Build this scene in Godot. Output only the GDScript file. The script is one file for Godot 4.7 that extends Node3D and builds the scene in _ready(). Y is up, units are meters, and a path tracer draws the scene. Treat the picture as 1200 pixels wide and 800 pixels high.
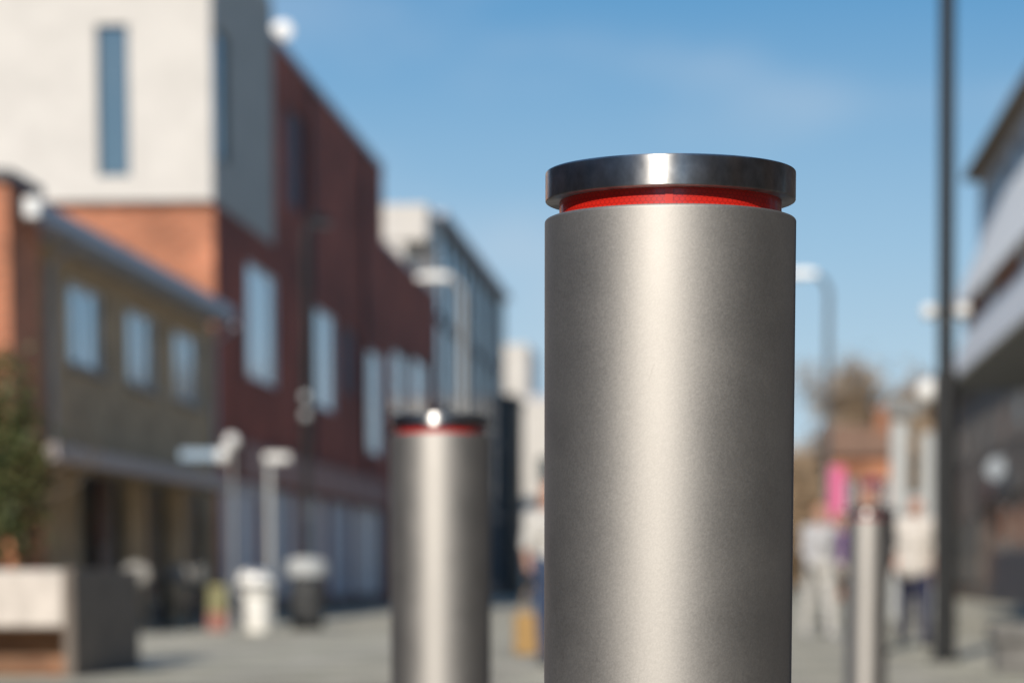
extends Node3D
# A pedestrian shopping street on a clear spring day: brushed steel bollards stand in the paving, one of them close and sharp.
# World axes: the street runs along -z, x is across it, y is up, metres.

var org := Vector3.ZERO
var names := {}
var mats := {}
var noise_cache := {}
var hand_cache := []

# ---------------------------------------------------------------- camera, sky, sun
func setup_view() -> void:
	var cam := Camera3D.new()
	cam.name = "camera"
	cam.near = 0.05
	cam.far = 2000.0
	cam.projection = Camera3D.PROJECTION_FRUSTUM
	cam.size = 0.05 * 0.25
	cam.frustum_offset = Vector2(0.0, 0.05 * 0.19229)
	add_child(cam)
	cam.position = Vector3(0, 0.74, 0)
	cam.rotation_degrees = Vector3(-6.0, 4.43, 0)
	var at := CameraAttributesPhysical.new()
	at.frustum_focal_length = 60.0
	at.frustum_focus_distance = 2.36
	at.exposure_aperture = 3.2
	cam.attributes = at
	cam.current = true

	var env := Environment.new()
	env.background_mode = Environment.BG_SKY
	var sky := Sky.new()
	var sm := PanoramaSkyMaterial.new()
	sm.panorama = sky_panorama()
	sky.sky_material = sm
	env.sky = sky
	env.tonemap_mode = Environment.TONE_MAPPER_LINEAR
	env.tonemap_exposure = 1.0
	env.sdfgi_enabled = true
	env.ssao_enabled = true
	env.ssil_enabled = true
	var we := WorldEnvironment.new()
	we.name = "world_environment"
	we.environment = env
	add_child(we)

	var sun := DirectionalLight3D.new()
	sun.name = "sun"
	sun.light_energy = 1.42
	sun.light_color = Color(1.0, 0.962, 0.91)
	sun.light_angular_distance = 0.5
	sun.shadow_enabled = true
	add_child(sun)
	var el := deg_to_rad(30.0)
	var az := deg_to_rad(-10.0)
	var s := Vector3(sin(az) * cos(el), sin(el), cos(az) * cos(el))
	sun.look_at_from_position(s * 50.0, Vector3.ZERO)

func sky_panorama() -> ImageTexture:
	var w := 1024
	var h := 512
	var stops := [[0.0, Vector3(0.60, 0.72, 0.80)], [4.5, Vector3(0.44, 0.62, 0.76)], [6.8, Vector3(0.33, 0.54, 0.735)], [12.0, Vector3(0.115, 0.33, 0.60)], [25.0, Vector3(0.075, 0.21, 0.43)], [90.0, Vector3(0.04, 0.115, 0.27)]]
	var n := FastNoiseLite.new()
	n.seed = 11
	n.frequency = 1.0
	n.fractal_octaves = 5
	var img := Image.create(w, h, false, Image.FORMAT_RGBF)
	for y in h:
		var el := 90.0 - (y + 0.5) / h * 180.0
		var c: Vector3 = stops[0][1]
		if el > 0.0:
			for i in stops.size() - 1:
				if el >= stops[i][0] and el <= stops[i + 1][0]:
					var t: float = (el - stops[i][0]) / (stops[i + 1][0] - stops[i][0])
					c = (stops[i][1] as Vector3).lerp(stops[i + 1][1], t)
		else:
			c = Vector3(0.30, 0.29, 0.27)
		for x in w:
			var k := c
			if el > 0.0:
				var a := float(x) / w * TAU
				var e := deg_to_rad(el)
				var p := Vector3(cos(a) * cos(e), sin(e) * 4.0, sin(a) * cos(e)) * 4.2
				var v := clampf((n.get_noise_3dv(p) - 0.02) * 1.6, 0.0, 1.0)
				k = c.lerp(Vector3(0.60, 0.67, 0.76), v * 0.42)
			img.set_pixel(x, y, Color(k.x, k.y, k.z))
	return ImageTexture.create_from_image(img)

# ---------------------------------------------------------------- shapes
func mb() -> SurfaceTool:
	var st := SurfaceTool.new()
	st.begin(Mesh.PRIMITIVE_TRIANGLES)
	return st

func tri(st: SurfaceTool, a: Vector3, b: Vector3, c: Vector3, n: Vector3) -> void:
	st.set_normal(n)
	if (b - a).cross(c - a).dot(n) > 0.0:
		st.add_vertex(a - org); st.add_vertex(c - org); st.add_vertex(b - org)
	else:
		st.add_vertex(a - org); st.add_vertex(b - org); st.add_vertex(c - org)

func quad(st: SurfaceTool, a: Vector3, b: Vector3, c: Vector3, d: Vector3, n: Vector3) -> void:
	tri(st, a, b, c, n)
	tri(st, a, c, d, n)

# a box set along wall axes: u along the wall, y up, d into the wall (against its outward normal n)
func obox(st: SurfaceTool, o: Vector3, u: Vector3, n: Vector3, u0: float, u1: float, y0: float, y1: float, d0: float, d1: float) -> void:
	var up := Vector3.UP
	var P := func(a: float, y: float, d: float) -> Vector3: return o + u * a + up * y - n * d
	quad(st, P.call(u0, y0, d0), P.call(u1, y0, d0), P.call(u1, y1, d0), P.call(u0, y1, d0), n)
	quad(st, P.call(u0, y0, d1), P.call(u1, y0, d1), P.call(u1, y1, d1), P.call(u0, y1, d1), -n)
	quad(st, P.call(u0, y0, d0), P.call(u0, y0, d1), P.call(u0, y1, d1), P.call(u0, y1, d0), -u)
	quad(st, P.call(u1, y0, d0), P.call(u1, y0, d1), P.call(u1, y1, d1), P.call(u1, y1, d0), u)
	quad(st, P.call(u0, y1, d0), P.call(u1, y1, d0), P.call(u1, y1, d1), P.call(u0, y1, d1), up)
	quad(st, P.call(u0, y0, d0), P.call(u1, y0, d0), P.call(u1, y0, d1), P.call(u0, y0, d1), -up)

func abox(st: SurfaceTool, a: Vector3, b: Vector3) -> void:
	var lo := Vector3(minf(a.x, b.x), minf(a.y, b.y), minf(a.z, b.z))
	var hi := Vector3(maxf(a.x, b.x), maxf(a.y, b.y), maxf(a.z, b.z))
	obox(st, Vector3(lo.x, lo.y, hi.z), Vector3.RIGHT, Vector3.BACK, 0, hi.x - lo.x, 0, hi.y - lo.y, 0, hi.z - lo.z)

# a box with chamfered edges, placed by a transform
func cbox(st: SurfaceTool, t: Transform3D, size: Vector3, b: float) -> void:
	var h := size * 0.5
	var ax := [Vector3.RIGHT, Vector3.UP, Vector3.BACK]
	var P := func(v: Vector3) -> Vector3: return t * v
	for i in 3:
		var j := (i + 1) % 3
		var k := (i + 2) % 3
		for s in [-1.0, 1.0]:
			var c: Vector3 = ax[i] * h[i] * s
			var a: Vector3 = ax[j] * (h[j] - b)
			var e: Vector3 = ax[k] * (h[k] - b)
			quad(st, P.call(c - a - e), P.call(c + a - e), P.call(c + a + e), P.call(c - a + e), (t.basis * (ax[i] * s)).normalized())
		for s in [-1.0, 1.0]:
			for q in [-1.0, 1.0]:
				var m: Vector3 = ax[k] * (h[k] - b)
				var p1: Vector3 = ax[i] * h[i] * s + ax[j] * (h[j] - b) * q
				var p2: Vector3 = ax[i] * (h[i] - b) * s + ax[j] * h[j] * q
				quad(st, P.call(p1 - m), P.call(p1 + m), P.call(p2 + m), P.call(p2 - m), (t.basis * (ax[i] * s + ax[j] * q)).normalized())
	for s in [-1.0, 1.0]:
		for q in [-1.0, 1.0]:
			for r in [-1.0, 1.0]:
				var g := Vector3(s, q, r)
				tri(st, P.call(Vector3(h.x, h.y - b, h.z - b) * g), P.call(Vector3(h.x - b, h.y, h.z - b) * g), P.call(Vector3(h.x - b, h.y - b, h.z) * g), (t.basis * g).normalized())

# a turned shape; profile holds (radius, height) pairs from bottom to top
func lathe(st: SurfaceTool, at: Vector3, profile: Array, seg: int, crease := 40.0) -> void:
	var m := profile.size() - 1
	var sn := []
	var run := [0.0]
	for i in m:
		var d: Vector2 = profile[i + 1] - profile[i]
		sn.append(Vector2(d.y, -d.x).normalized())
		run.append(run[i] + d.length())
	var total: float = run[m]
	for i in m:
		var n0: Vector2 = sn[i]
		var n1: Vector2 = sn[i]
		if i > 0 and rad_to_deg(absf(sn[i].angle_to(sn[i - 1]))) < crease:
			n0 = (sn[i] + sn[i - 1]).normalized()
		if i < m - 1 and rad_to_deg(absf(sn[i].angle_to(sn[i + 1]))) < crease:
			n1 = (sn[i] + sn[i + 1]).normalized()
		var p0: Vector2 = profile[i]
		var p1: Vector2 = profile[i + 1]
		for k in seg:
			var a := TAU * k / seg
			var b := TAU * (k + 1) / seg
			var ca := Vector3(sin(a), 0, cos(a))
			var cb := Vector3(sin(b), 0, cos(b))
			var vs := [[ca, p0, n0, k, run[i]], [ca, p1, n1, k, run[i + 1]], [cb, p1, n1, k + 1, run[i + 1]], [cb, p0, n0, k + 1, run[i]]]
			for q in [0, 1, 2, 0, 2, 3]:
				var v: Array = vs[q]
				var r: Vector3 = v[0]
				st.set_normal((r * v[2].x + Vector3.UP * v[2].y).normalized())
				st.set_uv(Vector2(float(v[3]) / seg, 1.0 - float(v[4]) / total))
				st.add_vertex(at + r * v[1].x + Vector3.UP * v[1].y - org)

# a round bar along points with a radius at each
func tube(st: SurfaceTool, pts: Array, radii: Array, seg := 8) -> void:
	var rings := []
	var side := Vector3.RIGHT
	for i in pts.size():
		var d: Vector3 = (pts[mini(i + 1, pts.size() - 1)] - pts[maxi(i - 1, 0)]).normalized()
		if absf(d.dot(side)) > 0.9:
			side = Vector3.UP if absf(d.y) < 0.8 else Vector3.BACK
		side = (side - d * d.dot(side)).normalized()
		var up := d.cross(side)
		var ring := []
		for k in seg:
			var a := TAU * k / seg
			ring.append(side * cos(a) + up * sin(a))
		rings.append(ring)
	for i in pts.size() - 1:
		for k in seg:
			var l := (k + 1) % seg
			var vs := [[i, k], [i + 1, k], [i + 1, l], [i, k], [i + 1, l], [i, l]]
			var na: Vector3 = rings[i][k]
			var a3: Vector3 = pts[i] + rings[i][k] * radii[i]
			var b3: Vector3 = pts[i + 1] + rings[i + 1][k] * radii[i + 1]
			var c3: Vector3 = pts[i + 1] + rings[i + 1][l] * radii[i + 1]
			if (b3 - a3).cross(c3 - a3).dot(na) > 0.0:
				vs = [[i, k], [i + 1, l], [i + 1, k], [i, k], [i, l], [i + 1, l]]
			for v in vs:
				st.set_normal(rings[v[0]][v[1]])
				st.add_vertex(pts[v[0]] + rings[v[0]][v[1]] * radii[v[0]] - org)
	for e in [0, pts.size() - 1]:
		var d2: Vector3 = (pts[e] - pts[1 if e == 0 else e - 1]).normalized()
		for k in seg:
			var l := (k + 1) % seg
			tri(st, pts[e], pts[e] + rings[e][k] * radii[e], pts[e] + rings[e][l] * radii[e], d2)

func ball(st: SurfaceTool, c: Vector3, r: Vector3, seg := 12) -> void:
	for i in seg:
		for k in seg * 2:
			var vs := []
			for q in [[i, k], [i + 1, k], [i + 1, k + 1], [i, k + 1]]:
				var th: float = PI * q[0] / seg
				var ph: float = TAU * q[1] / (seg * 2)
				vs.append(Vector3(sin(th) * cos(ph), cos(th), sin(th) * sin(ph)))
			for q in [0, 1, 2, 0, 2, 3]:
				st.set_normal((vs[q] / r).normalized())
				st.add_vertex(c + vs[q] * r - org)

# a wall with openings; holes are Rect2(along, height, width, height)
func facade(st: SurfaceTool, o: Vector3, u: Vector3, n: Vector3, length: float, height: float, thick: float, holes: Array) -> void:
	var us := [0.0, length]
	var ys := [0.0, height]
	for r in holes:
		for v in [r.position.x, r.end.x]:
			if not us.has(v): us.append(v)
		for v in [r.position.y, r.end.y]:
			if not ys.has(v): ys.append(v)
	us.sort()
	ys.sort()
	var up := Vector3.UP
	for i in us.size() - 1:
		for j in ys.size() - 1:
			var c := Vector2((us[i] + us[i + 1]) * 0.5, (ys[j] + ys[j + 1]) * 0.5)
			var open := false
			for r in holes:
				if r.has_point(c):
					open = true
			if open:
				continue
			for d in [0.0, thick]:
				quad(st, o + u * us[i] + up * ys[j] - n * d, o + u * us[i + 1] + up * ys[j] - n * d, o + u * us[i + 1] + up * ys[j + 1] - n * d, o + u * us[i] + up * ys[j + 1] - n * d, n if d == 0.0 else -n)
	var rims := [[Rect2(0, 0, length, height), 1.0]]
	for r in holes:
		rims.append([r, -1.0])
	for q in rims:
		var r: Rect2 = q[0]
		var s: float = q[1]
		var a := o + u * r.position.x + up * r.position.y
		var b := o + u * r.end.x + up * r.position.y
		var c := o + u * r.end.x + up * r.end.y
		var d := o + u * r.position.x + up * r.end.y
		quad(st, a, b, b - n * thick, a - n * thick, -up * s)
		quad(st, b, c, c - n * thick, b - n * thick, u * s)
		quad(st, c, d, d - n * thick, c - n * thick, up * s)
		quad(st, d, a, a - n * thick, d - n * thick, -u * s)

# ---------------------------------------------------------------- nodes
func numbered(called: String) -> String:
	if not names.has(called):
		names[called] = 0
		return called
	names[called] += 1
	return "%s_%03d" % [called, names[called]]

func thing(called: String, label: String, category: String, base: Vector3, group := "") -> Node3D:
	var o := Node3D.new()
	o.name = numbered(called)
	add_child(o)
	o.position = base
	org = base
	o.set_meta("label", label)
	o.set_meta("category", category)
	if group:
		o.set_meta("group", group)
	return o

func part(st: SurfaceTool, called: String, m: Material, parent: Node) -> MeshInstance3D:
	var o := MeshInstance3D.new()
	o.name = called
	o.mesh = st.commit()
	o.material_override = m
	parent.add_child(o, true)
	return o

func structure(st: SurfaceTool, called: String, m: Material, label: String, category: String) -> MeshInstance3D:
	var o := part(st, numbered(called), m, self)
	o.set_meta("kind", "structure")
	o.set_meta("label", label)
	o.set_meta("category", category)
	return o

func copy_of(src: Node3D, at: Vector3, turn: float, label := "") -> Node3D:
	var c := src.duplicate()
	c.name = numbered(String(src.name).rstrip("_0123456789"))
	add_child(c)
	c.position = at
	c.rotation.y = turn
	if label:
		c.set_meta("label", label)
	return c

# a window in a wall opening: frame > pane, sill, mullions in the frame
func window(parent: Node, o: Vector3, u: Vector3, n: Vector3, r: Rect2, cols: int, rows: int, fm: Material, gm: Material, sill: Material = null, setback := 0.12, fw := 0.07, called := "window") -> void:
	var st := mb()
	var a := r.position.x
	var b := r.end.x
	var y0 := r.position.y
	var y1 := r.end.y
	obox(st, o, u, n, a, a + fw, y0, y1, setback, setback + 0.08)
	obox(st, o, u, n, b - fw, b, y0, y1, setback, setback + 0.08)
	obox(st, o, u, n, a + fw, b - fw, y0, y0 + fw, setback, setback + 0.08)
	obox(st, o, u, n, a + fw, b - fw, y1 - fw, y1, setback, setback + 0.08)
	var cw := (b - a - fw) / cols
	var rh := (y1 - y0 - fw) / rows
	for i in range(1, cols):
		obox(st, o, u, n, a + cw * i, a + cw * i + fw, y0 + fw, y1 - fw, setback + 0.003, setback + 0.077)
	for j in range(1, rows):
		for i in cols:
			obox(st, o, u, n, a + cw * i + fw, a + cw * (i + 1), y0 + rh * j, y0 + rh * j + fw, setback + 0.006, setback + 0.074)
	var f := part(st, called, fm, parent)
	for i in cols:
		for j in rows:
			var g := mb()
			obox(g, o, u, n, a + cw * i + fw, a + cw * (i + 1), y0 + rh * j + fw, y0 + rh * (j + 1), setback + 0.03, setback + 0.042)
			part(g, "pane", glass_variant(gm), f)
	if sill:
		var s := mb()
		obox(s, o, u, n, a - 0.08, b + 0.08, y0 - 0.09, y0, -0.07, setback)
		part(s, "sill", sill, f)

# ---------------------------------------------------------------- materials
func grey_noise(v: float, fine: bool) -> ImageTexture:
	var key := "%f%s" % [v, fine]
	if noise_cache.has(key):
		return noise_cache[key]
	var n := FastNoiseLite.new()
	n.seed = 5 if fine else 9
	n.frequency = 0.06 if fine else 0.012
	n.fractal_octaves = 5
	n.fractal_gain = 0.62
	var im := n.get_seamless_image(256, 256)
	im.convert(Image.FORMAT_RGB8)
	var d := im.get_data()
	for i in d.size():
		d[i] = int(255.0 * (1.0 - v * (1.0 - d[i] / 255.0)))
	im = Image.create_from_data(256, 256, false, Image.FORMAT_RGB8, d)
	noise_cache[key] = ImageTexture.create_from_image(im)
	return noise_cache[key]

func mat(called: String, lin: Color, rough: float, vary := 0.25, scale := 0.6, metal := 0.0, bump := 0.0) -> StandardMaterial3D:
	if mats.has(called):
		return mats[called]
	var m := StandardMaterial3D.new()
	m.resource_name = called
	m.albedo_color = lin.linear_to_srgb()
	m.roughness = rough
	m.metallic = metal
	if vary > 0.0:
		m.albedo_texture = grey_noise(vary, false)
		m.uv1_triplanar = true
		m.uv1_world_triplanar = true
		m.uv1_scale = Vector3.ONE * scale
	if bump > 0.0:
		m.heightmap_enabled = true
		m.heightmap_texture = grey_noise(1.0, true)
		m.heightmap_scale = bump
	mats[called] = m
	return m

func brick_mat(called: String, a: Color, b: Color, mortar: Color, seed_: int) -> StandardMaterial3D:
	var size := 512
	var rng := RandomNumberGenerator.new()
	rng.seed = seed_
	var im := Image.create(size, size, false, Image.FORMAT_RGB8)
	im.fill(mortar.linear_to_srgb())
	for row in 24:
		var y0 := int(row * size / 24.0)
		var y1 := int((row + 1) * size / 24.0)
		for k in 8:
			var x0 := k * 64 + (32 if row % 2 else 0)
			var c := a.lerp(b, rng.randf())
			c = c * rng.randf_range(0.8, 1.15)
			c.a = 1.0
			im.fill_rect(Rect2i(x0 % size, y0 + 1, 61, y1 - y0 - 3), c.linear_to_srgb())
			if x0 + 61 > size:
				im.fill_rect(Rect2i(0, y0 + 1, x0 + 61 - size, y1 - y0 - 3), c.linear_to_srgb())
	var m := StandardMaterial3D.new()
	m.resource_name = called
	m.albedo_texture = ImageTexture.create_from_image(im)
	m.uv1_triplanar = true
	m.uv1_world_triplanar = true
	m.uv1_triplanar_sharpness = 8.0
	m.uv1_scale = Vector3.ONE / 1.8
	m.detail_enabled = true
	m.detail_blend_mode = BaseMaterial3D.BLEND_MODE_MUL
	m.detail_albedo = grey_noise(0.35, false)
	m.detail_uv_layer = BaseMaterial3D.DETAIL_UV_2
	m.uv2_triplanar = true
	m.uv2_world_triplanar = true
	m.uv2_scale = Vector3.ONE * 0.13
	m.roughness = 0.9
	return m

func plain(called: String, lin: Color, rough: float, metal := 0.0) -> StandardMaterial3D:
	return mat(called, lin, rough, 0.0, 1.0, metal)

# blasted steel: fine grain, a few scratches and rub marks, wrapped once round the post
func blasted_steel() -> StandardMaterial3D:
	var w := 1024
	var h := 1536
	var rng := RandomNumberGenerator.new()
	rng.seed = 77
	var big := FastNoiseLite.new()
	big.seed = 3
	big.frequency = 0.006
	big.fractal_octaves = 4
	var cloud := big.get_seamless_image(w, h)
	cloud.convert(Image.FORMAT_L8)
	var cd := cloud.get_data()
	var grain := PackedFloat32Array()
	grain.resize(w * h)
	for i in w * h:
		grain[i] = rng.randf()
	var alb := PackedByteArray()
	alb.resize(w * h)
	var rgh := PackedByteArray()
	rgh.resize(w * h)
	var brush := PackedFloat32Array()
	brush.resize(h)
	for y in h:
		brush[y] = rng.randf() - 0.5
	for y in h:
		var y2 := (y + 1) % h
		for x in w:
			var i := y * w + x
			var j := y2 * w + x
			var i2 := y * w + (x + 1) % w
			var g := (grain[i] * 2.0 + grain[i2] + grain[j]) / 4.0 - 0.5
			var c := cd[i] / 255.0 - 0.5 + brush[y] * 0.05
			alb[i] = clampi(int(224.0 + g * 26.0 + c * 10.0), 0, 255)
			rgh[i] = clampi(int(215.0 + g * 16.0 + c * 18.0), 0, 255)
	# scratches and scuffs: short fine lines, mostly upright
	for s in 150:
		var x := rng.randf() * w
		var y := rng.randf() * h
		var a := rng.randfn(PI * 0.5, 0.35)
		var l := rng.randf_range(6.0, 34.0)
		var lift := rng.randf_range(-11.0, 8.0)
		for k in int(l):
			x += cos(a)
			y += sin(a)
			a += rng.randfn(0.0, 0.01)
			var i := (int(y + h) % h) * w + (int(x + w) % w)
			alb[i] = clampi(int(alb[i] + lift), 0, 255)
			rgh[i] = clampi(int(rgh[i] - lift), 0, 255)
	var m := StandardMaterial3D.new()
	m.resource_name = "blasted steel"
	m.albedo_color = Color(0.635, 0.612, 0.575).linear_to_srgb()
	m.albedo_texture = ImageTexture.create_from_image(Image.create_from_data(w, h, false, Image.FORMAT_L8, alb))
	m.metallic = 1.0
	m.roughness = 0.765
	m.anisotropy_enabled = true
	m.anisotropy = -0.32
	m.roughness_texture = ImageTexture.create_from_image(Image.create_from_data(w, h, false, Image.FORMAT_L8, rgh))
	return m

func reflective_red() -> StandardMaterial3D:
	# prismatic sheeting: a honeycomb of fine darker cell walls printed in the red film
	var w := 2048
	var h := 64
	var im := Image.create(w, h, false, Image.FORMAT_RGB8)
	var red := Color(0.54, 0.016, 0.008)
	var wall := Color(0.37, 0.010, 0.006)
	var cell := 16.0
	for y in h:
		for x in w:
			var best := 1e9
			var next := 1e9
			var rowh := cell * 0.866
			var r0 := int(floor(y / rowh))
			for r in range(r0 - 1, r0 + 3):
				var off := 0.5 * cell if posmod(r, 2) == 1 else 0.0
				var c0 := roundf((x - off) / cell) * cell + off
				for q in [-cell, 0.0, cell]:
					var d := Vector2(x - c0 - q, y - r * rowh).length()
					if d < best:
						next = best
						best = d
					elif d < next:
						next = d
			im.set_pixel(x, y, (wall if next - best < 2.6 else red).linear_to_srgb())
	var m := StandardMaterial3D.new()
	m.resource_name = "red reflective film"
	m.albedo_texture = ImageTexture.create_from_image(im)
	m.roughness = 0.35
	m.clearcoat_enabled = true
	m.clearcoat = 0.6
	m.clearcoat_roughness = 0.12
	return m

func polished_steel() -> StandardMaterial3D:
	var m := StandardMaterial3D.new()
	m.resource_name = "polished steel"
	m.albedo_color = Color(0.82, 0.81, 0.79).linear_to_srgb()
	m.albedo_texture = grey_noise(0.35, false)
	m.uv1_scale = Vector3(5, 1, 1)
	m.metallic = 1.0
	m.roughness = 0.56
	m.anisotropy_enabled = true
	m.anisotropy = -0.92
	var n := FastNoiseLite.new()
	n.seed = 21
	n.frequency = 0.018
	n.fractal_octaves = 5
	var im := n.get_seamless_image(512, 256)
	im.convert(Image.FORMAT_L8)
	var d := im.get_data()
	for i in d.size():
		d[i] = clampi(int(165.0 + (d[i] - 125.0) * 0.12), 120, 210)
	m.roughness_texture = ImageTexture.create_from_image(Image.create_from_data(512, 256, false, Image.FORMAT_L8, d))
	return m

# ---------------------------------------------------------------- ground and far land
func ground() -> void:
	org = Vector3.ZERO
	var pm := StandardMaterial3D.new()
	pm.resource_name = "stone paving"
	var size := 512
	var rng := RandomNumberGenerator.new()
	rng.seed = 4
	var im := Image.create(size, size, false, Image.FORMAT_RGB8)
	im.fill(Color(0.20, 0.19, 0.175).linear_to_srgb())
	for row in 8:
		for k in 5:
			var t := rng.randf_range(0.60, 0.74)
			var x0 := int((k + 0.5 * (row % 2)) * size / 5.0)
			var c := Color(t, t * rng.randf_range(0.92, 0.96), t * rng.randf_range(0.71, 0.79)).linear_to_srgb()
			im.fill_rect(Rect2i(x0, row * 64 + 1, 101, 62), c)
			if x0 + 101 > size:
				im.fill_rect(Rect2i(0, row * 64 + 1, x0 + 101 - size, 62), c)
	pm.albedo_texture = ImageTexture.create_from_image(im)
	pm.uv1_triplanar = true
	pm.uv1_world_triplanar = true
	pm.uv1_scale = Vector3.ONE / 3.2
	pm.roughness = 0.95
	pm.metallic_specular = 0.2
	pm.detail_enabled = true
	pm.detail_blend_mode = BaseMaterial3D.BLEND_MODE_MUL
	pm.detail_albedo = grey_noise(0.35, false)
	pm.detail_uv_layer = BaseMaterial3D.DETAIL_UV_2
	pm.uv2_triplanar = true
	pm.uv2_world_triplanar = true
	pm.uv2_scale = Vector3.ONE * 0.17
	var st := mb()
	quad(st, Vector3(-900, 0, 300), Vector3(900, 0, 300), Vector3(900, 0, -1200), Vector3(-900, 0, -1200), Vector3.UP)
	structure(st, "ground", pm, "pale grey stone paving of the pedestrian street", "pavement")
	# unseen dark paving round the bollards, added to darken the steel's sides
	var ds := mb()
	quad(ds, Vector3(-9.6, 0.004, 30), Vector3(5.4, 0.004, 30), Vector3(5.4, 0.004, -18.4), Vector3(-9.6, 0.004, -18.4), Vector3.UP)
	structure(ds, "added_paving", mat("dark block paving", Color(0.09, 0.076, 0.06), 0.9, 0.4, 0.4), "unseen dark paving added under the bollards to darken their steel", "added_paving")
	# a ridge that closes the view down the street
	var n := FastNoiseLite.new()
	n.seed = 8
	n.frequency = 0.008
	var hs := mb()
	hs.set_smooth_group(0)
	var rows := [[-230.0, -0.3], [-270.0, 5.0], [-320.0, 11.0], [-390.0, 17.0], [-470.0, 20.0]]
	for i in rows.size() - 1:
		for k in 40:
			var vs := []
			for q in [[i, k], [i + 1, k], [i + 1, k + 1], [i, k + 1]]:
				var x: float = -400.0 + q[1] * 20.0
				var z: float = rows[q[0]][0]
				var y: float = rows[q[0]][1] * (1.0 + 0.35 * n.get_noise_2d(x, z))
				vs.append(Vector3(x, y, z))
			for q in [0, 1, 2, 0, 2, 3]:
				hs.add_vertex(vs[q])
	hs.generate_normals()
	structure(hs, "hill", mat("hill scrub", Color(0.19, 0.155, 0.10), 1.0, 0.4, 0.02), "low brown wooded hill closing the end of the street", "hill")

# ---------------------------------------------------------------- bollards
func arc(cx: float, cy: float, r: float, a0: float, a1: float, n: int) -> Array:
	var out := []
	for i in n + 1:
		var a := deg_to_rad(lerpf(a0, a1, float(i) / n))
		out.append(Vector2(cx + r * cos(a), cy + r * sin(a)))
	return out

func bollards() -> void:
	var steel := blasted_steel()
	var red := reflective_red()
	var pol := polished_steel()
	var spots := [[Vector3(-0.05, 0, -2.44), 0.0, "wide steel bollard in sharp focus with satin post, red band and polished cap"],
		[Vector3(-0.62, 0, -5.98), 2.2, "steel bollard with red band standing between the sharp bollard and the brick buildings"],
		[Vector3(0.745, 0, -14.5), 4.0, "slim looking steel bollard with red band in front of the dark hatted person"]]
	var first: Node3D
	for s in spots:
		if first:
			copy_of(first, s[0], s[1], s[2])
			continue
		first = thing("bollard", s[2], "bollard", s[0], "steel bollards across the street")
		var at: Vector3 = s[0]
		var st := mb()
		var prof := [Vector2(0.11, 0.0), Vector2(0.11, 0.35), Vector2(0.11, 0.7), Vector2(0.11, 1.050)]
		prof.append_array(arc(0.107, 1.050, 0.003, 0, 90, 6).slice(1))
		prof.append(Vector2(0.05, 1.053))
		lathe(st, at, prof, 128)
		part(st, "post", steel, first)
		var bs := mb()
		lathe(bs, at, [Vector2(0.0972, 1.0531), Vector2(0.0972, 1.0679)], 128)
		var band := part(bs, "reflective_band", red, first)
		# the film's overlap where its ends meet, its sheen lightened into the colour
		var ov := mb()
		for k in 4:
			var a := -0.025 + k * 0.017
			var b := a + 0.017
			var r := 0.0979
			var p := Vector3(sin(a), 0, cos(a))
			var q := Vector3(sin(b), 0, cos(b))
			for v in [[p, 1.0533, 0.0], [p, 1.0678, 1.0], [q, 1.0678, 1.0], [p, 1.0533, 0.0], [q, 1.0678, 1.0], [q, 1.0533, 0.0]]:
				ov.set_normal(v[0])
				ov.set_uv(Vector2(0.002 * k, v[2]))
				ov.add_vertex(v[0] * r + Vector3.UP * v[1])
		part(ov, "film_overlap", plain("red film end", Color(0.58, 0.04, 0.028), 0.28), band)
		var cs := mb()
		var cp := [Vector2(0.04, 1.068), Vector2(0.1082, 1.068)]
		cp.append_array(arc(0.1082, 1.0692, 0.0012, -90, 0, 4).slice(1))
		cp.append(Vector2(0.1094, 1.0918))
		cp.append_array(arc(0.1072, 1.0918, 0.0022, 0, 90, 5).slice(1))
		cp.append(Vector2(0.05, 1.0945))
		cp.append(Vector2(0.001, 1.0948))
		lathe(cs, at, cp, 128)
		part(cs, "cap", pol, first)

# ---------------------------------------------------------------- buildings
var UZ := Vector3(0, 0, -1)
var NX := Vector3(1, 0, 0)

func box_part(parent: Node, called: String, a: Vector3, b: Vector3, m: Material) -> MeshInstance3D:
	var st := mb()
	abox(st, a, b)
	return part(st, called, m, parent)

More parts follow.
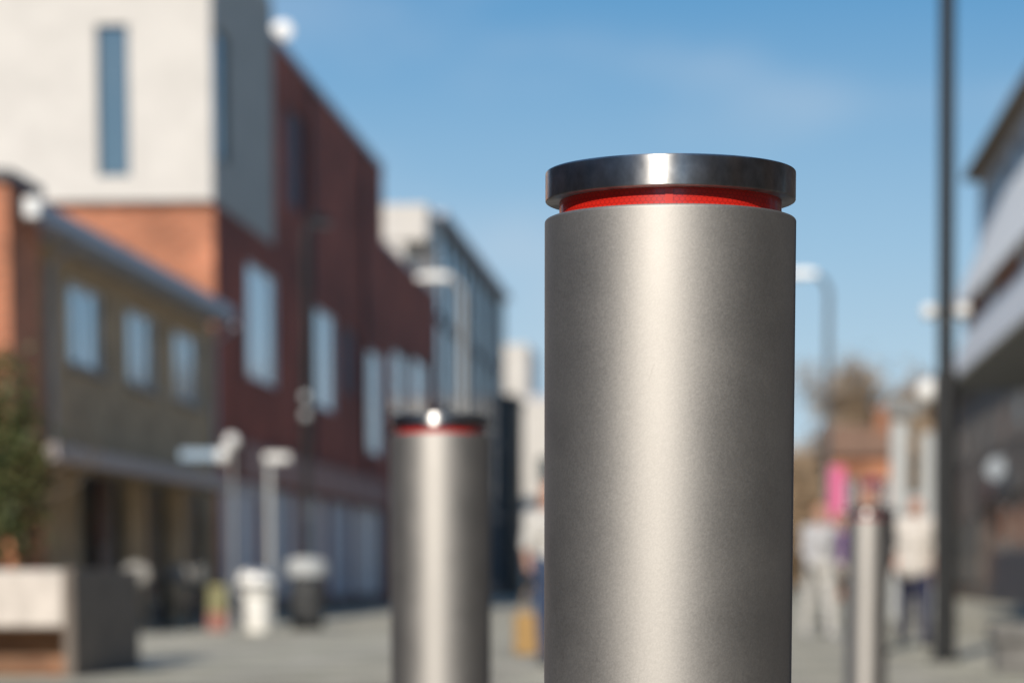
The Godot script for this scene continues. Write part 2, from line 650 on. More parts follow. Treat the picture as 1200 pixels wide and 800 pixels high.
func left_side() -> void:
	var brick := brick_mat("shaded front brick", Color(0.40, 0.085, 0.046), Color(0.52, 0.118, 0.068), Color(0.24, 0.14, 0.10), 31)  # brick of the shaded fronts, shade put into its colour
	var orange := brick_mat("orange brick", Color(0.58, 0.20, 0.10), Color(0.72, 0.27, 0.135), Color(0.48, 0.34, 0.25), 32)  # brick of the sunlit faces, sunlight put into its colour
	var white := mat("white render", Color(0.63, 0.595, 0.545), 0.9, 0.06, 0.3)
	var tan := mat("tan render", Color(0.60, 0.435, 0.27), 0.9, 0.25, 0.4)
	var trim := mat("grey blue metal trim", Color(0.46, 0.48, 0.54), 0.5, 0.15, 0.8)
	var frame_w := plain("white frame", Color(0.70, 0.72, 0.74), 0.5)
	var frame_d := plain("charcoal frame", Color(0.05, 0.052, 0.058), 0.5)
	var glass := plain("mirror glass", Color(0.44, 0.51, 0.56), 0.05, 0.85)
	var glass2 := plain("blue glass", Color(0.27, 0.35, 0.385), 0.04, 0.75)
	var dark := mat("shop ceiling paint", Color(0.35, 0.33, 0.30), 0.9, 0.3, 0.5)
	var stone := mat("pale sill stone", Color(0.35, 0.33, 0.30), 0.8, 0.2, 1.0)
	var white_m := plain("white metal", Color(0.80, 0.80, 0.78), 0.4)

	# gable of orange brick
	var t := thing("brick_gable_building", "orange brick gable wall with dark coping beside the tan rendered building", "building", Vector3(-13.0, 0, -37.2))
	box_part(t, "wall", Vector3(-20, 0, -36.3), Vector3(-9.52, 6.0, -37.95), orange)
	box_part(t, "coping", Vector3(-20.05, 6.002, -36.2), Vector3(-9.46, 6.14, -38.0), frame_d)

	# tan rendered building: shops under a canopy, three windows above
	t = thing("rendered_building", "tan rendered building with three upper windows over a shop canopy", "building", Vector3(-9.7, 0, -45.0))
	var o := Vector3(-9.7, 0, -38.0)
	var holes := [Rect2(2.35, 3.93, 2.3, 1.22), Rect2(6.35, 3.93, 2.3, 1.22), Rect2(10.2, 3.93, 2.4, 1.22)]
	var st := mb()
	facade(st, o + Vector3(0, 2.6, 0), UZ, NX, 13.95, 2.9, 0.3, holes.map(func(r): return Rect2(r.position - Vector2(0, 2.6), r.size)))
	abox(st, Vector3(-18, 2.6, -38.0), Vector3(-10.0, 5.5, -38.25))
	abox(st, Vector3(-18, 0.0, -51.7), Vector3(-10.0, 5.5, -51.95))
	part(st, "wall", tan, t)
	for r in holes:
		window(t, o, UZ, NX, r, 2, 1, frame_w, plain("window glass", Color(0.36, 0.45, 0.52), 0.05, 0.85), stone, 0.05)
	box_part(t, "roof", Vector3(-18, 5.502, -37.98), Vector3(-9.3, 5.62, -51.3), trim)
	var gs := mb()
	abox(gs, Vector3(-9.3, 5.52, -36.5), Vector3(-9.12, 5.76, -51.0))
	var gutter := part(gs, "gutter", trim, t)
	var ge := mb()
	cbox(ge, Transform3D(Basis(), Vector3(-9.22, 5.66, -36.4)), Vector3(0.2, 0.26, 0.12), 0.02)
	part(ge, "gutter_end", white_m, gutter)
	var cn := mb()
	abox(cn, Vector3(-9.72, 2.34, -34.6), Vector3(-8.62, 2.42, -50.5))
	var can := part(cn, "canopy", tan, t)
	box_part(can, "fascia", Vector3(-8.62, 2.27, -34.6), Vector3(-8.5, 2.47, -50.5), mat("mauve fascia", Color(0.52, 0.46, 0.46), 0.7, 0.2, 0.6))
	var piers := [[38.0, 40.9], [44.2, 45.7], [47.7, 49.0], [51.2, 51.95]]
	for p in piers:
		box_part(t, "pier", Vector3(-10.0, 0, -p[0]), Vector3(-9.71, 2.598, -p[1]), tan)
	for k in 3:
		var z0: float = -piers[k][1]
		var z1: float = -piers[k + 1][0]
		var ow := Vector3(-9.78, 0, z0)
		window(t, ow, UZ, NX, Rect2(0, 0.25, z0 - z1, 2.3), 2, 1, frame_d, pane_clear(), null, 0.05, 0.06, "shop_window")
		box_part(t, "stall_riser", Vector3(-9.98, 0, z0), Vector3(-9.8, 0.248, z1), frame_d)
	box_part(t, "shop_back_wall", Vector3(-13.6, 0.0, -38.3), Vector3(-13.4, 2.55, -51.6), mat("brown shop wall", Color(0.24, 0.145, 0.10), 0.9, 0.4, 0.5))
	box_part(t, "shop_ceiling", Vector3(-13.4, 2.55, -38.3), Vector3(-10.02, 2.598, -51.6), dark)
	var door := box_part(t, "door", Vector3(-9.74, 0, -42.0), Vector3(-9.68, 2.3, -42.9), mat("brown timber", Color(0.16, 0.06, 0.035), 0.6, 0.4, 1.5))
	var hd := mb()
	tube(hd, [Vector3(-9.66, 0.95, -42.1), Vector3(-9.62, 0.95, -42.1), Vector3(-9.62, 1.25, -42.1), Vector3(-9.66, 1.25, -42.1)], [0.015, 0.015, 0.015, 0.015])
	part(hd, "handle", white_m, door)

	for z in [-38.9, -51.6]:
		var dp := mb()
		tube(dp, [Vector3(-9.2, 5.5, z), Vector3(-9.62, 5.2, z), Vector3(-9.62, 2.5, z)], [0.045, 0.045, 0.045], 10)
		part(dp, "downpipe", trim, t)
	# three storey brick building with a white rendered corner
	t = thing("brick_building", "three storey dark red brick building with white rendered corner box", "building", Vector3(-9.7, 0, -65.0))
	o = Vector3(-9.7, 0, -52.1)
	var hs := [Rect2(3.6, 4.85, 3.75, 2.35), Rect2(12.9, 4.85, 3.35, 2.35), Rect2(17.4, 5.5, 2.9, 1.7), Rect2(8.8, 9.0, 2.5, 2.2), Rect2(22.3, 4.2, 3.4, 2.8)]
	var bays := [[0.6, 4.6], [5.2, 9.4], [10.0, 14.2], [14.8, 19.0], [19.6, 25.2]]
	var ground_holes := bays.map(func(b): return Rect2(b[0], 0.32, b[1] - b[0], 2.38))
	st = mb()
	facade(st, o, UZ, NX, 25.9, 7.85, 0.35, hs.filter(func(r): return r.position.y < 8.0) + ground_holes)
	facade(st, o + Vector3(0, 7.85, -6.9), UZ, NX, 19.0, 4.35, 0.35, [Rect2(1.9, 1.15, 2.5, 2.2)])
	abox(st, Vector3(-22, 0, -77.65), Vector3(-10.05, 12.2, -78.0))
	part(st, "wall", brick, t)
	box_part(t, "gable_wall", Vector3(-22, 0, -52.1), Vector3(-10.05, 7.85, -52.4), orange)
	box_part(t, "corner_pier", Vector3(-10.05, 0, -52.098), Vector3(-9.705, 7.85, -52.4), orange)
	for r in hs:
		if r.position.y > 8.0:
			window(t, o, UZ, NX, r, 2, 1, frame_d, plain("dark louvre glass", Color(0.075, 0.055, 0.075), 0.6, 0.0), null, 0.06, 0.06)
		elif r.size.x < 3.0:
			window(t, o, UZ, NX, r, 2, 1, frame_d, plain("dark louvre glass", Color(0.075, 0.055, 0.075), 0.6, 0.0), null, 0.06, 0.06)
		else:
			window(t, o, UZ, NX, r, 2, 1, frame_w, glass, null, 0.04, 0.07)
	st = mb()
	# white box: its gable looks down the street, its flank is over the shops
	facade(st, Vector3(-22, 7.86, -51.9), Vector3.RIGHT, Vector3.BACK, 12.31, 5.0, 0.35, [Rect2(10.12, 0.45, 0.62, 2.8)])
	abox(st, Vector3(-22, 12.862, -51.9), Vector3(-9.69, 12.98, -59.0))
	var wb := part(st, "white_corner_box", white, t)
	st = mb()
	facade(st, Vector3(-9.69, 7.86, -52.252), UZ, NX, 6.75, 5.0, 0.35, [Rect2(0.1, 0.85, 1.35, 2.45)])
	part(st, "shaded_flank", mat("shaded white render", Color(0.46, 0.43, 0.385), 0.9, 0.08, 0.3), wb)  # shaded side of the white box, its shade put into a grey colour
	window(t, Vector3(-22, 7.86, -51.9), Vector3.RIGHT, Vector3.BACK, Rect2(10.12, 0.45, 0.62, 2.8), 1, 1, frame_d, glass2, null, 0.1, 0.04)
	window(t, Vector3(-9.69, 7.86, -52.252), UZ, NX, Rect2(0.1, 0.85, 1.35, 2.45), 1, 1, frame_d, glass2, null, 0.05, 0.05)
	box_part(t, "roof", Vector3(-22, 12.2, -59.02), Vector3(-9.66, 12.34, -78.02), trim)
	# shop fronts with pale panels
	var pale := [Color(0.78, 0.76, 0.80), Color(0.62, 0.63, 0.68), Color(0.84, 0.76, 0.75), Color(0.58, 0.60, 0.66), Color(0.86, 0.82, 0.80)]
	for k in bays.size():
		var b: Array = bays[k]
		window(t, o, UZ, NX, Rect2(b[0], 0.32, b[1] - b[0], 2.38), 2, 1, plain("slate shop frame", Color(0.20, 0.20, 0.24), 0.5), mat("pale shop panel %d" % k, pale[k], 0.5, 0.15, 0.9), null, 0.01, 0.07, "shop_window")
		box_part(t, "plinth", Vector3(-9.7, 0, o.z - b[0]), Vector3(-9.62, 0.318, o.z - b[1]), frame_d)
	box_part(t, "shop_fascia", Vector3(-9.69, 2.78, -54.0), Vector3(-9.5, 3.45, -77.0), mat("dusty pink fascia", Color(0.44, 0.24, 0.20), 0.7, 0.25, 0.4))
	box_part(t, "service_door", Vector3(-9.7, 0, -77.45), Vector3(-9.64, 2.9, -77.95), plain("navy door", Color(0.012, 0.018, 0.045), 0.5))

	for z in [-63.9, -73.6]:
		var dp := mb()
		tube(dp, [Vector3(-9.62, 12.1, z), Vector3(-9.62, 3.5, z)], [0.055, 0.055], 10)
		part(dp, "downpipe", frame_d, t)
	# lower brick range with a white bay at its corner
	t = thing("brick_range", "lower dark brick range with white box standing on its roof", "building", Vector3(-9.7, 0, -85.0))
	o = Vector3(-9.7, 0, -78.05)
	hs = [Rect2(2.1, 5.6, 4.1, 1.9), Rect2(7.2, 5.6, 4.8, 2.1)]
	st = mb()
	facade(st, o, UZ, NX, 14.0, 10.2, 0.35, hs)
	abox(st, Vector3(-22, 0, -91.7), Vector3(-10.05, 10.2, -92.05))
	part(st, "wall", brick, t)
	for r in hs:
		window(t, o, UZ, NX, r, 2, 1, frame_d, glass, null, 0.06, 0.08)
	box_part(t, "roof", Vector3(-22, 10.202, -78.04), Vector3(-9.72, 10.32, -92.0), trim)
	box_part(t, "white_box", Vector3(-11.4, 10.93, -83.5), Vector3(-9.05, 12.0, -87.0), white)
	box_part(t, "white_return", Vector3(-11.2, 10.322, -83.6), Vector3(-9.75, 10.928, -86.8), white)

	# glazed building
	t = thing("glass_fronted_building", "glass fronted building with dark grey fins beyond the brick range", "building", Vector3(-9.7, 0, -106.0))
	o = Vector3(-9.7, 0, -92.1)
	st = mb()
	var gh := []
	for k in 9:
		for j in 4:
			gh.append(Rect2(0.4 + k * 3.06, 0.5 + j * 3.05, 2.8, 2.8))
	facade(st, o, UZ, NX, 27.9, 12.75, 0.3, gh)
	abox(st, Vector3(-22, 0, -92.1), Vector3(-10.0, 12.75, -92.35))
	abox(st, Vector3(-22, 0, -119.75), Vector3(-10.0, 12.75, -120.0))
	part(st, "wall", mat("grey cladding", Color(0.12, 0.125, 0.135), 0.6, 0.15, 0.5), t)
	for r in gh:
		window(t, o, UZ, NX, r, 1, 1, frame_d, plain("sky glass", Color(0.62, 0.69, 0.75), 0.04, 0.9), null, 0.0, 0.06)
	for k in 10:
		box_part(t, "fin", Vector3(-9.698, 0.5, o.z - 0.15 - k * 3.06), Vector3(-9.63, 12.74, o.z - 0.30 - k * 3.06), mat("grey fin", Color(0.20, 0.20, 0.205), 0.6, 0.1, 0.5))
	box_part(t, "roof", Vector3(-22, 12.752, -92.1), Vector3(-9.35, 12.95, -120.0), trim)

	t = thing("dark_block", "low dark teal block at the end of the glass fronted building", "building", Vector3(-9.3, 0, -123.0))
	box_part(t, "wall", Vector3(-18, 0, -120.5), Vector3(-9.25, 8.6, -126.0), mat("teal cladding", Color(0.035, 0.05, 0.055), 0.7, 0.3, 0.3))
	box_part(t, "roof", Vector3(-18.1, 8.602, -120.4), Vector3(-9.15, 8.8, -126.1), frame_d)
	for k in 2:
		window(t, Vector3(-18, 0, -120.5), Vector3.RIGHT, Vector3.BACK, Rect2(4.4 + k * 2.2, 4.6, 1.4, 2.2), 2, 1, frame_d, glass2, null, -0.09, 0.06)

	t = thing("white_office_building", "tall white rendered building closing the far end of the street", "building", Vector3(-9.0, 0, -140.0))
	st = mb()
	var wh := []
	for k in 4:
		wh.append(Rect2(2.9 + k * 1.5, 2.2, 0.9, 1.3))
		wh.append(Rect2(2.9 + k * 1.5, 5.4, 0.9, 1.3))
	facade(st, Vector3(-12.0, 0, -134.0), Vector3.RIGHT, Vector3.BACK, 9.0, 9.4, 0.35, wh)
	abox(st, Vector3(-12.0, 0, -134.36), Vector3(-3.0, 9.4, -150.0))
	part(st, "wall", white, t)
	box_part(t, "stair_tower", Vector3(-12.0, 9.401, -134.02), Vector3(-9.6, 12.1, -141.0), white)
	box_part(t, "roof_parapet", Vector3(-9.59, 9.402, -134.05), Vector3(-2.9, 9.7, -150.0), trim)
	for r in wh:
		window(t, Vector3(-12.0, 0, -134.0), Vector3.RIGHT, Vector3.BACK, r, 1, 1, frame_d, glass2, null, 0.1, 0.05)

	# terrace alongside and behind the viewer: mirrored in the steel
	t = thing("brick_terrace", "long dark brick terrace along the street facing the steel bollards", "building", Vector3(-9.7, 0, 5.0))
	o = Vector3(-9.7, 0, 34.0)
	hs = []
	for k in 11:
		hs.append(Rect2(1.6 + k * 4.6, 4.2, 1.5, 1.7))
		hs.append(Rect2(1.0 + k * 4.6, 0.5, 2.8, 2.2))
	st = mb()
	facade(st, o, UZ, NX, 52.0, 7.0, 0.35, hs)
	abox(st, Vector3(-18, 0, 34.0), Vector3(-10.05, 7.0, 33.7))
	abox(st, Vector3(-18, 0, -17.7), Vector3(-10.05, 7.0, -18.0))
	part(st, "wall", brick, t)
	for r in hs:
		window(t, o, UZ, NX, r, 2, 1, frame_d, glass2, null, 0.08, 0.07)
	box_part(t, "roof", Vector3(-18.2, 7.002, 34.2), Vector3(-9.5, 7.2, -18.2), trim)

# panes are not all alike: some are darker, some a little hazy
var pane_rng := RandomNumberGenerator.new()
func glass_variant(gm: StandardMaterial3D) -> StandardMaterial3D:
	if gm.metallic < 0.5 or gm.albedo_texture:
		return gm
	var k := pane_rng.randi() % 3
	if k == 0:
		return gm
	var key := "%s %d" % [gm.resource_name, k]
	if not mats.has(key):
		var m: StandardMaterial3D = gm.duplicate()
		m.resource_name = key
		m.albedo_color = (gm.albedo_color.srgb_to_linear() * [1.0, 0.72, 0.88][k]).linear_to_srgb()
		m.roughness = [0.05, 0.03, 0.12][k]
		mats[key] = m
	return mats[key]

func pane_clear() -> StandardMaterial3D:
	if mats.has("clear pane"):
		return mats["clear pane"]
	var m := StandardMaterial3D.new()
	m.resource_name = "clear pane"
	m.transparency = BaseMaterial3D.TRANSPARENCY_ALPHA
	m.albedo_color = Color(0.9, 0.95, 0.95, 0.12)
	m.roughness = 0.03
	mats["clear pane"] = m
	return m

# a cladding panel, its lean added to catch more sun; a and b are (x, y) of its lower and upper edges
func slope_panel(parent: Node, called: String, a: Vector2, b: Vector2, za: float, zb: float, thick: float, m: Material) -> void:
	var st := mb()
	var d := (b - a)
	var n2 := Vector2(-d.y, d.x).normalized()
	var n := Vector3(n2.x, n2.y, 0)
	var P := func(q: Vector2, z: float, k: float) -> Vector3: return Vector3(q.x, q.y, z) - n * k
	quad(st, P.call(a, za, 0.0), P.call(a, zb, 0.0), P.call(b, zb, 0.0), P.call(b, za, 0.0), n)
	quad(st, P.call(a, za, thick), P.call(a, zb, thick), P.call(b, zb, thick), P.call(b, za, thick), -n)
	quad(st, P.call(a, za, 0.0), P.call(a, zb, 0.0), P.call(a, zb, thick), P.call(a, za, thick), Vector3(-d.x, -d.y, 0).normalized())
	quad(st, P.call(b, za, 0.0), P.call(b, zb, 0.0), P.call(b, zb, thick), P.call(b, za, thick), Vector3(d.x, d.y, 0).normalized())
	quad(st, P.call(a, za, 0.0), P.call(b, za, 0.0), P.call(b, za, thick), P.call(a, za, thick), Vector3(0, 0, -1))
	quad(st, P.call(a, zb, 0.0), P.call(b, zb, 0.0), P.call(b, zb, thick), P.call(a, zb, thick), Vector3(0, 0, 1))
	part(st, called, m, parent)

func right_side() -> void:
	var orange: StandardMaterial3D = brick_mat("orange brick two", Color(0.52, 0.20, 0.10), Color(0.64, 0.27, 0.14), Color(0.44, 0.32, 0.24), 33)
	var white := mat("white panel", Color(0.86, 0.86, 0.85), 0.7, 0.05, 0.3)
	var grey := mat("pale grey fascia", Color(0.74, 0.74, 0.75), 0.6, 0.08, 0.4)
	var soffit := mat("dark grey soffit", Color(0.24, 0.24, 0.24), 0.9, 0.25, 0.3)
	var frame_d := plain("charcoal frame", Color(0.05, 0.052, 0.058), 0.5)
	var glass2 := plain("blue glass", Color(0.27, 0.35, 0.385), 0.04, 0.75)
	var lilac := plain("lilac frame", Color(0.60, 0.60, 0.64), 0.5)
	var shop := mat("brown shop wall two", Color(0.27, 0.225, 0.19), 0.9, 0.35, 0.4)
	var NL := Vector3(-1, 0, 0)
	var UB := Vector3(0, 0, 1)
	var t := thing("overhanging_building", "white and brick building whose upper floor overhangs dark shops", "building", Vector3(5.5, 0, -54.0))
	var z0 := -61.6
	var z1 := -33.5
	var o := Vector3(5.5, 0, z0)
	# upper floor: window band over white panels over a thin brick course over a fascia
	var hs := []
	for k in 9:
		hs.append(Rect2(0.3 + k * 3.05, 8.42 - 5.6, 2.7, 0.86))
	var st := mb()
	facade(st, o + Vector3(0, 5.6, 0), UB, NL, z1 - z0, 3.8, 0.3, hs)
	abox(st, Vector3(5.8, 5.6, z0), Vector3(16, 9.4, z0 + 0.3))
	abox(st, Vector3(5.8, 5.6, z1 - 0.3), Vector3(16, 9.4, z1))
	part(st, "wall", lilac, t)
	for r in hs:
		window(t, o + Vector3(0, 5.6, 0), UB, NL, r, 2, 1, lilac, glass2, null, 0.05, 0.06)
	for k in 7:
		var za := -55.0 + k * 3.05
		slope_panel(t, "white_panel", Vector2(4.25, 5.68), Vector2(5.46, 8.36), za, za + 3.02, 0.06, white)
	for k in 3:
		var zb := -53.0 + k * 5.6
		box_part(t, "brick_panel", Vector3(5.497, 5.43, zb), Vector3(4.5, 5.95, zb + 4.8), orange)
		box_part(t, "brick_panel_pier", Vector3(5.497, 5.43, zb + 4.82), Vector3(4.46, 5.95, zb + 5.58), white)
	for k in 6:
		var zc2 := -51.2 + k * 3.0
		slope_panel(t, "fascia_panel", Vector2(3.95, 4.22), Vector2(4.48, 5.42), zc2, zc2 + 2.98, 0.06, grey)
	box_part(t, "eaves", Vector3(5.15, 9.402, z0 - 0.1), Vector3(16, 9.56, z1), mat("brown eaves", Color(0.24, 0.18, 0.12), 0.8, 0.2, 0.5))
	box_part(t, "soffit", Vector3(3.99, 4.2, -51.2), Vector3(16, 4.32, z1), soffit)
	# recessed shops
	o = Vector3(8.6, 0, -94.0)
	hs = []
	for k in 9:
		hs.append(Rect2(0.6 + k * 5.0, 0.55, 4.0, 2.6))
	st = mb()
	facade(st, o, UB, NL, 48.0, 4.19, 0.3, hs)
	part(st, "shop_wall", shop, t)
	for k in hs.size():
		window(t, o, UB, NL, hs[k], 2, 1, frame_d, mat("shop glass %d" % (k % 3), [Color(0.07, 0.10, 0.095), Color(0.16, 0.21, 0.20), Color(0.05, 0.055, 0.07)][k % 3], 0.08, 0.3, 0.6), null, 0.06, 0.08, "shop_window")
		box_part(t, "shop_sign", Vector3(8.598, 3.3, o.z + 0.5 + k * 5.0), Vector3(8.45, 3.95, o.z + 4.7 + k * 5.0), mat("shop sign %d" % (k % 3), [Color(0.10, 0.055, 0.05), Color(0.05, 0.055, 0.07), Color(0.13, 0.12, 0.11)][k % 3], 0.6, 0.2, 0.6))
	for k in range(1, 5):
		box_part(t, "shop_front_panel", Vector3(8.597, 0, o.z + 0.3 + k * 5.0), Vector3(8.5, 1.6, o.z + 4.9 + k * 5.0), plain("navy panel", Color(0.02, 0.028, 0.05), 0.5))
	# darker brick building that carries on along the street: mirrored in the steel
	t = thing("dark_brick_building", "dark brown brick building along the street next to the overhanging one", "building", Vector3(5.5, 0, -14.0))
	o = Vector3(5.5, 0, -33.4)
	hs = []
	for k in 12:
		hs.append(Rect2(1.2 + k * 4.2, 4.4, 1.6, 2.0))
		hs.append(Rect2(0.8 + k * 4.2, 0.4, 3.0, 2.5))
	st = mb()
	facade(st, o, UB, NL, 51.5, 8.6, 0.35, hs)
	abox(st, Vector3(5.851, 0, -33.4), Vector3(16, 8.6, -33.1))
	abox(st, Vector3(5.851, 0, 17.8), Vector3(16, 8.6, 18.1))
	part(st, "wall", brick_mat("dark brown brick", Color(0.17, 0.105, 0.075), Color(0.23, 0.14, 0.10), Color(0.2, 0.16, 0.13), 37), t)
	for r in hs:
		window(t, o, UB, NL, r, 2, 1, frame_d, glass2, null, 0.08, 0.07)
	box_part(t, "roof", Vector3(5.3, 8.602, -33.35), Vector3(16, 8.8, 18.3), frame_d)
	# lower range that continues the shops beyond the overhang
	t = thing("low_shop_range", "low grey shop range past the end of the overhanging building", "building", Vector3(9.0, 0, -82.0))
	box_part(t, "wall", Vector3(8.95, 0, -69.0), Vector3(16, 7.6, -108.0), shop)
	box_part(t, "roof", Vector3(8.62, 7.602, -68.9), Vector3(16.1, 7.8, -108.2), frame_d)
	for k in 7:
		window(t, Vector3(8.95, 0, -108.0), UB, NL, Rect2(1.5 + k * 5.2, 5.0, 1.8, 1.4), 2, 1, frame_d, glass2, null, -0.09, 0.06)
		window(t, Vector3(8.95, 0, -108.0), UB, NL, Rect2(0.8 + k * 5.2, 0.6, 3.4, 2.4), 2, 1, frame_d, plain("shop glass pale", Color(0.13, 0.17, 0.165), 0.1), null, -0.09, 0.08, "shop_window")
	var hg := mb()
	ball(hg, Vector3(8.28, 4.1, -85.5), Vector3(0.3, 0.34, 0.04))
	tube(hg, [Vector3(8.6, 4.45, -85.5), Vector3(8.2, 4.45, -85.5)], [0.03, 0.03], 8)
	part(hg, "hanging_sign", plain("pale blue sign", Color(0.30, 0.34, 0.38), 0.6), t)
	# orange brick house far down the street
	t = thing("orange_brick_house", "orange brick house with pitched brown roof below the bare trees", "house", Vector3(5.4, 0, -112.0))
	st = mb()
	hs = [Rect2(0.35, 3.5, 0.8, 1.2), Rect2(1.55, 3.5, 0.8, 1.2), Rect2(0.35, 1.0, 0.8, 1.3), Rect2(1.55, 1.0, 0.8, 1.3)]
	facade(st, Vector3(4.1, 0, -110.0), Vector3.RIGHT, Vector3.BACK, 2.7, 5.6, 0.3, hs)
	abox(st, Vector3(4.1, 0, -110.31), Vector3(4.4, 5.6, -118.0))
	abox(st, Vector3(6.5, 0, -110.31), Vector3(6.8, 5.6, -118.0))
	part(st, "wall", orange, t)
	for r in hs:
		window(t, Vector3(4.1, 0, -110.0), Vector3.RIGHT, Vector3.BACK, r, 2, 1, plain("white frame", Color(0.70, 0.72, 0.74), 0.5), glass2, null, 0.1, 0.06)
	st = mb()
	var a := Vector3(3.9, 5.6, -109.7)
	var b := Vector3(7.0, 5.6, -109.7)
	var c := Vector3(7.0, 7.0, -114.0)
	var d := Vector3(3.9, 7.0, -114.0)
	var e := Vector3(3.9, 5.6, -118.3)
	var f := Vector3(7.0, 5.6, -118.3)
	quad(st, a, b, c, d, Vector3(0, 0.96, 0.28))
	quad(st, d, c, f, e, Vector3(0, 0.96, -0.28))
	tri(st, a, d, e, Vector3.LEFT)
	tri(st, b, c, f, Vector3.RIGHT)
	quad(st, a, b, f, e, Vector3.DOWN)
	var rf := part(st, "roof", mat("brown roof tiles", Color(0.42, 0.24, 0.145), 0.9, 0.4, 0.8), t)
	box_part(rf, "chimney", Vector3(6.1, 6.3, -113.2), Vector3(6.6, 7.7, -113.8), orange)

# ---------------------------------------------------------------- trees
func limb(st: SurfaceTool, p: Vector3, d: Vector3, len_: float, r: float, depth: int, rng: RandomNumberGenerator, tips: Array) -> void:
	var pts := [p]
	var rad := [r]
	var q := p
	var dir := d
	for i in 4:
		dir = (dir + Vector3(rng.randfn(0, 0.12), rng.randfn(0.04, 0.08), rng.randfn(0, 0.12))).normalized()
		q += dir * len_ / 4.0
		pts.append(q)
		rad.append(lerpf(r, r * 0.55, (i + 1) / 4.0))
		if depth > 0 and i >= 1:
			tips.append(q)
	tube(st, pts, rad, 6 if depth > 1 else 4)
	tips.append(q)
	if depth == 0:
		return
	for k in (3 if depth > 1 else 4):
		var out := Vector3(rng.randfn(), rng.randfn(0.25, 0.5), rng.randfn()).normalized()
		limb(st, pts[2 + k % 3], (dir * 0.7 + out * 0.75).normalized(), len_ * rng.randf_range(0.55, 0.75), r * 0.5, depth - 1, rng, tips)

func tree(called: String, label: String, category: String, group: String, base: Vector3, height: float, radius: float, leaves: int, leaf: float, tones: Array, seed_: int, trunk_m: Material, bare := false, full := false) -> void:
	var t := thing(called, label, category, base, group)
	var rng := RandomNumberGenerator.new()
	rng.seed = seed_
	var st := mb()
	var tips := []
	limb(st, base, Vector3.UP, height * 0.55, height * 0.022, 3, rng, tips)
	part(st, "trunk", trunk_m, t)
	var cs := mb()
	var centre := base + Vector3.UP * height * 0.62
	for k in leaves:
		var c: Vector3 = tips[rng.randi() % tips.size()] + Vector3(rng.randfn(), rng.randfn(), rng.randfn()) * radius * (0.13 if bare else 0.2)
		if full:
			var u := Vector3(rng.randfn(), rng.randfn(), rng.randfn()).normalized() * pow(rng.randf(), 0.45)
			u *= 0.85 + 0.3 * sin(u.x * 7.0 + u.y * 9.0) * cos(u.z * 8.0)
			c = base + Vector3.UP * height * 0.48 + u * Vector3(radius, height * 0.5, radius)
		var e := Vector3.ZERO if full else (c - centre) / Vector3(radius, height * 0.4, radius)
		if not bare and e.length() > 1.0 + rng.randf() * 0.15:
			c = centre + (c - centre) / e.length() * rng.randf_range(0.7, 1.0)
		var a := Vector3(rng.randfn(), rng.randfn(), rng.randfn()).normalized()
		var b := a.cross(Vector3(rng.randfn(), rng.randfn(), rng.randfn())).normalized()
		var n := a.cross(b)
		var tone: Color = tones[rng.randi() % tones.size()] * rng.randf_range(0.75, 1.25)
		cs.set_color(tone)
		var lw := leaf * (0.06 if bare else 0.45)
		var l := leaf * rng.randf_range(0.7, 1.3)
		var p0 := c - a * l * 0.5
		var p1 := c + b * lw
		var p2 := c + a * l * 0.5
		var p3 := c - b * lw
		quad(cs, p0, p1, p2, p3, n)
	part(cs, "crown", leaf_mat(bare), t)

func leaf_mat(bare: bool) -> StandardMaterial3D:
	var key := "twigs" if bare else "leaves"
	if mats.has(key):
		return mats[key]
	var m := StandardMaterial3D.new()
	m.resource_name = key
	m.vertex_color_use_as_albedo = true
	m.roughness = 0.6
	if not bare:
		m.backlight_enabled = true
		m.backlight = Color(0.35, 0.4, 0.2)
	mats[key] = m
	return m

func vegetation() -> void:
	var bark := mat("bark", Color(0.17, 0.13, 0.09), 0.95, 0.4, 1.5)
	tree("planter_shrub", "upright evergreen shrub growing in the bench planter", "shrub", "", Vector3(-5.85, 0.62, -21.7), 2.15, 0.52, 2800, 0.075, [Color(0.065, 0.085, 0.03), Color(0.09, 0.105, 0.035), Color(0.15, 0.14, 0.05)], 15, bark, false, true)
	var spots := [[Vector3(4.4, 0, -128), 6.8, 2.8], [Vector3(9.0, 0, -132), 10.4, 4.0], [Vector3(12.6, 0, -126), 9.0, 3.8], [Vector3(6.3, 0, -150), 5.8, 3.2], [Vector3(2.8, 0, -122), 4.2, 2.2], [Vector3(11.5, 0, -146), 9.6, 4.4], [Vector3(16.5, 0, -138), 9.5, 4.4], [Vector3(1.2, 0, -136), 4.6, 2.6], [Vector3(5.8, 0, -140), 8.4, 3.6], [Vector3(10.4, 0, -136), 10.0, 4.0], [Vector3(3.4, 0, -158), 6.2, 3.2], [Vector3(7.9, 0, -118), 8.6, 3.2], [Vector3(2.2, 0, -112), 3.6, 1.8], [Vector3(10.0, 0, -121), 8.2, 3.4]]
	for k in spots.size():
		var s: Array = spots[k]
		tree("bare_tree", "bare brown twiggy tree at the far end of the street", "tree", "bare trees behind the brick house", s[0], s[1] * 0.88, s[2], 6500, 0.8, [Color(0.34, 0.235, 0.145), Color(0.40, 0.28, 0.175), Color(0.27, 0.205, 0.13)], 40 + k, bark, true)

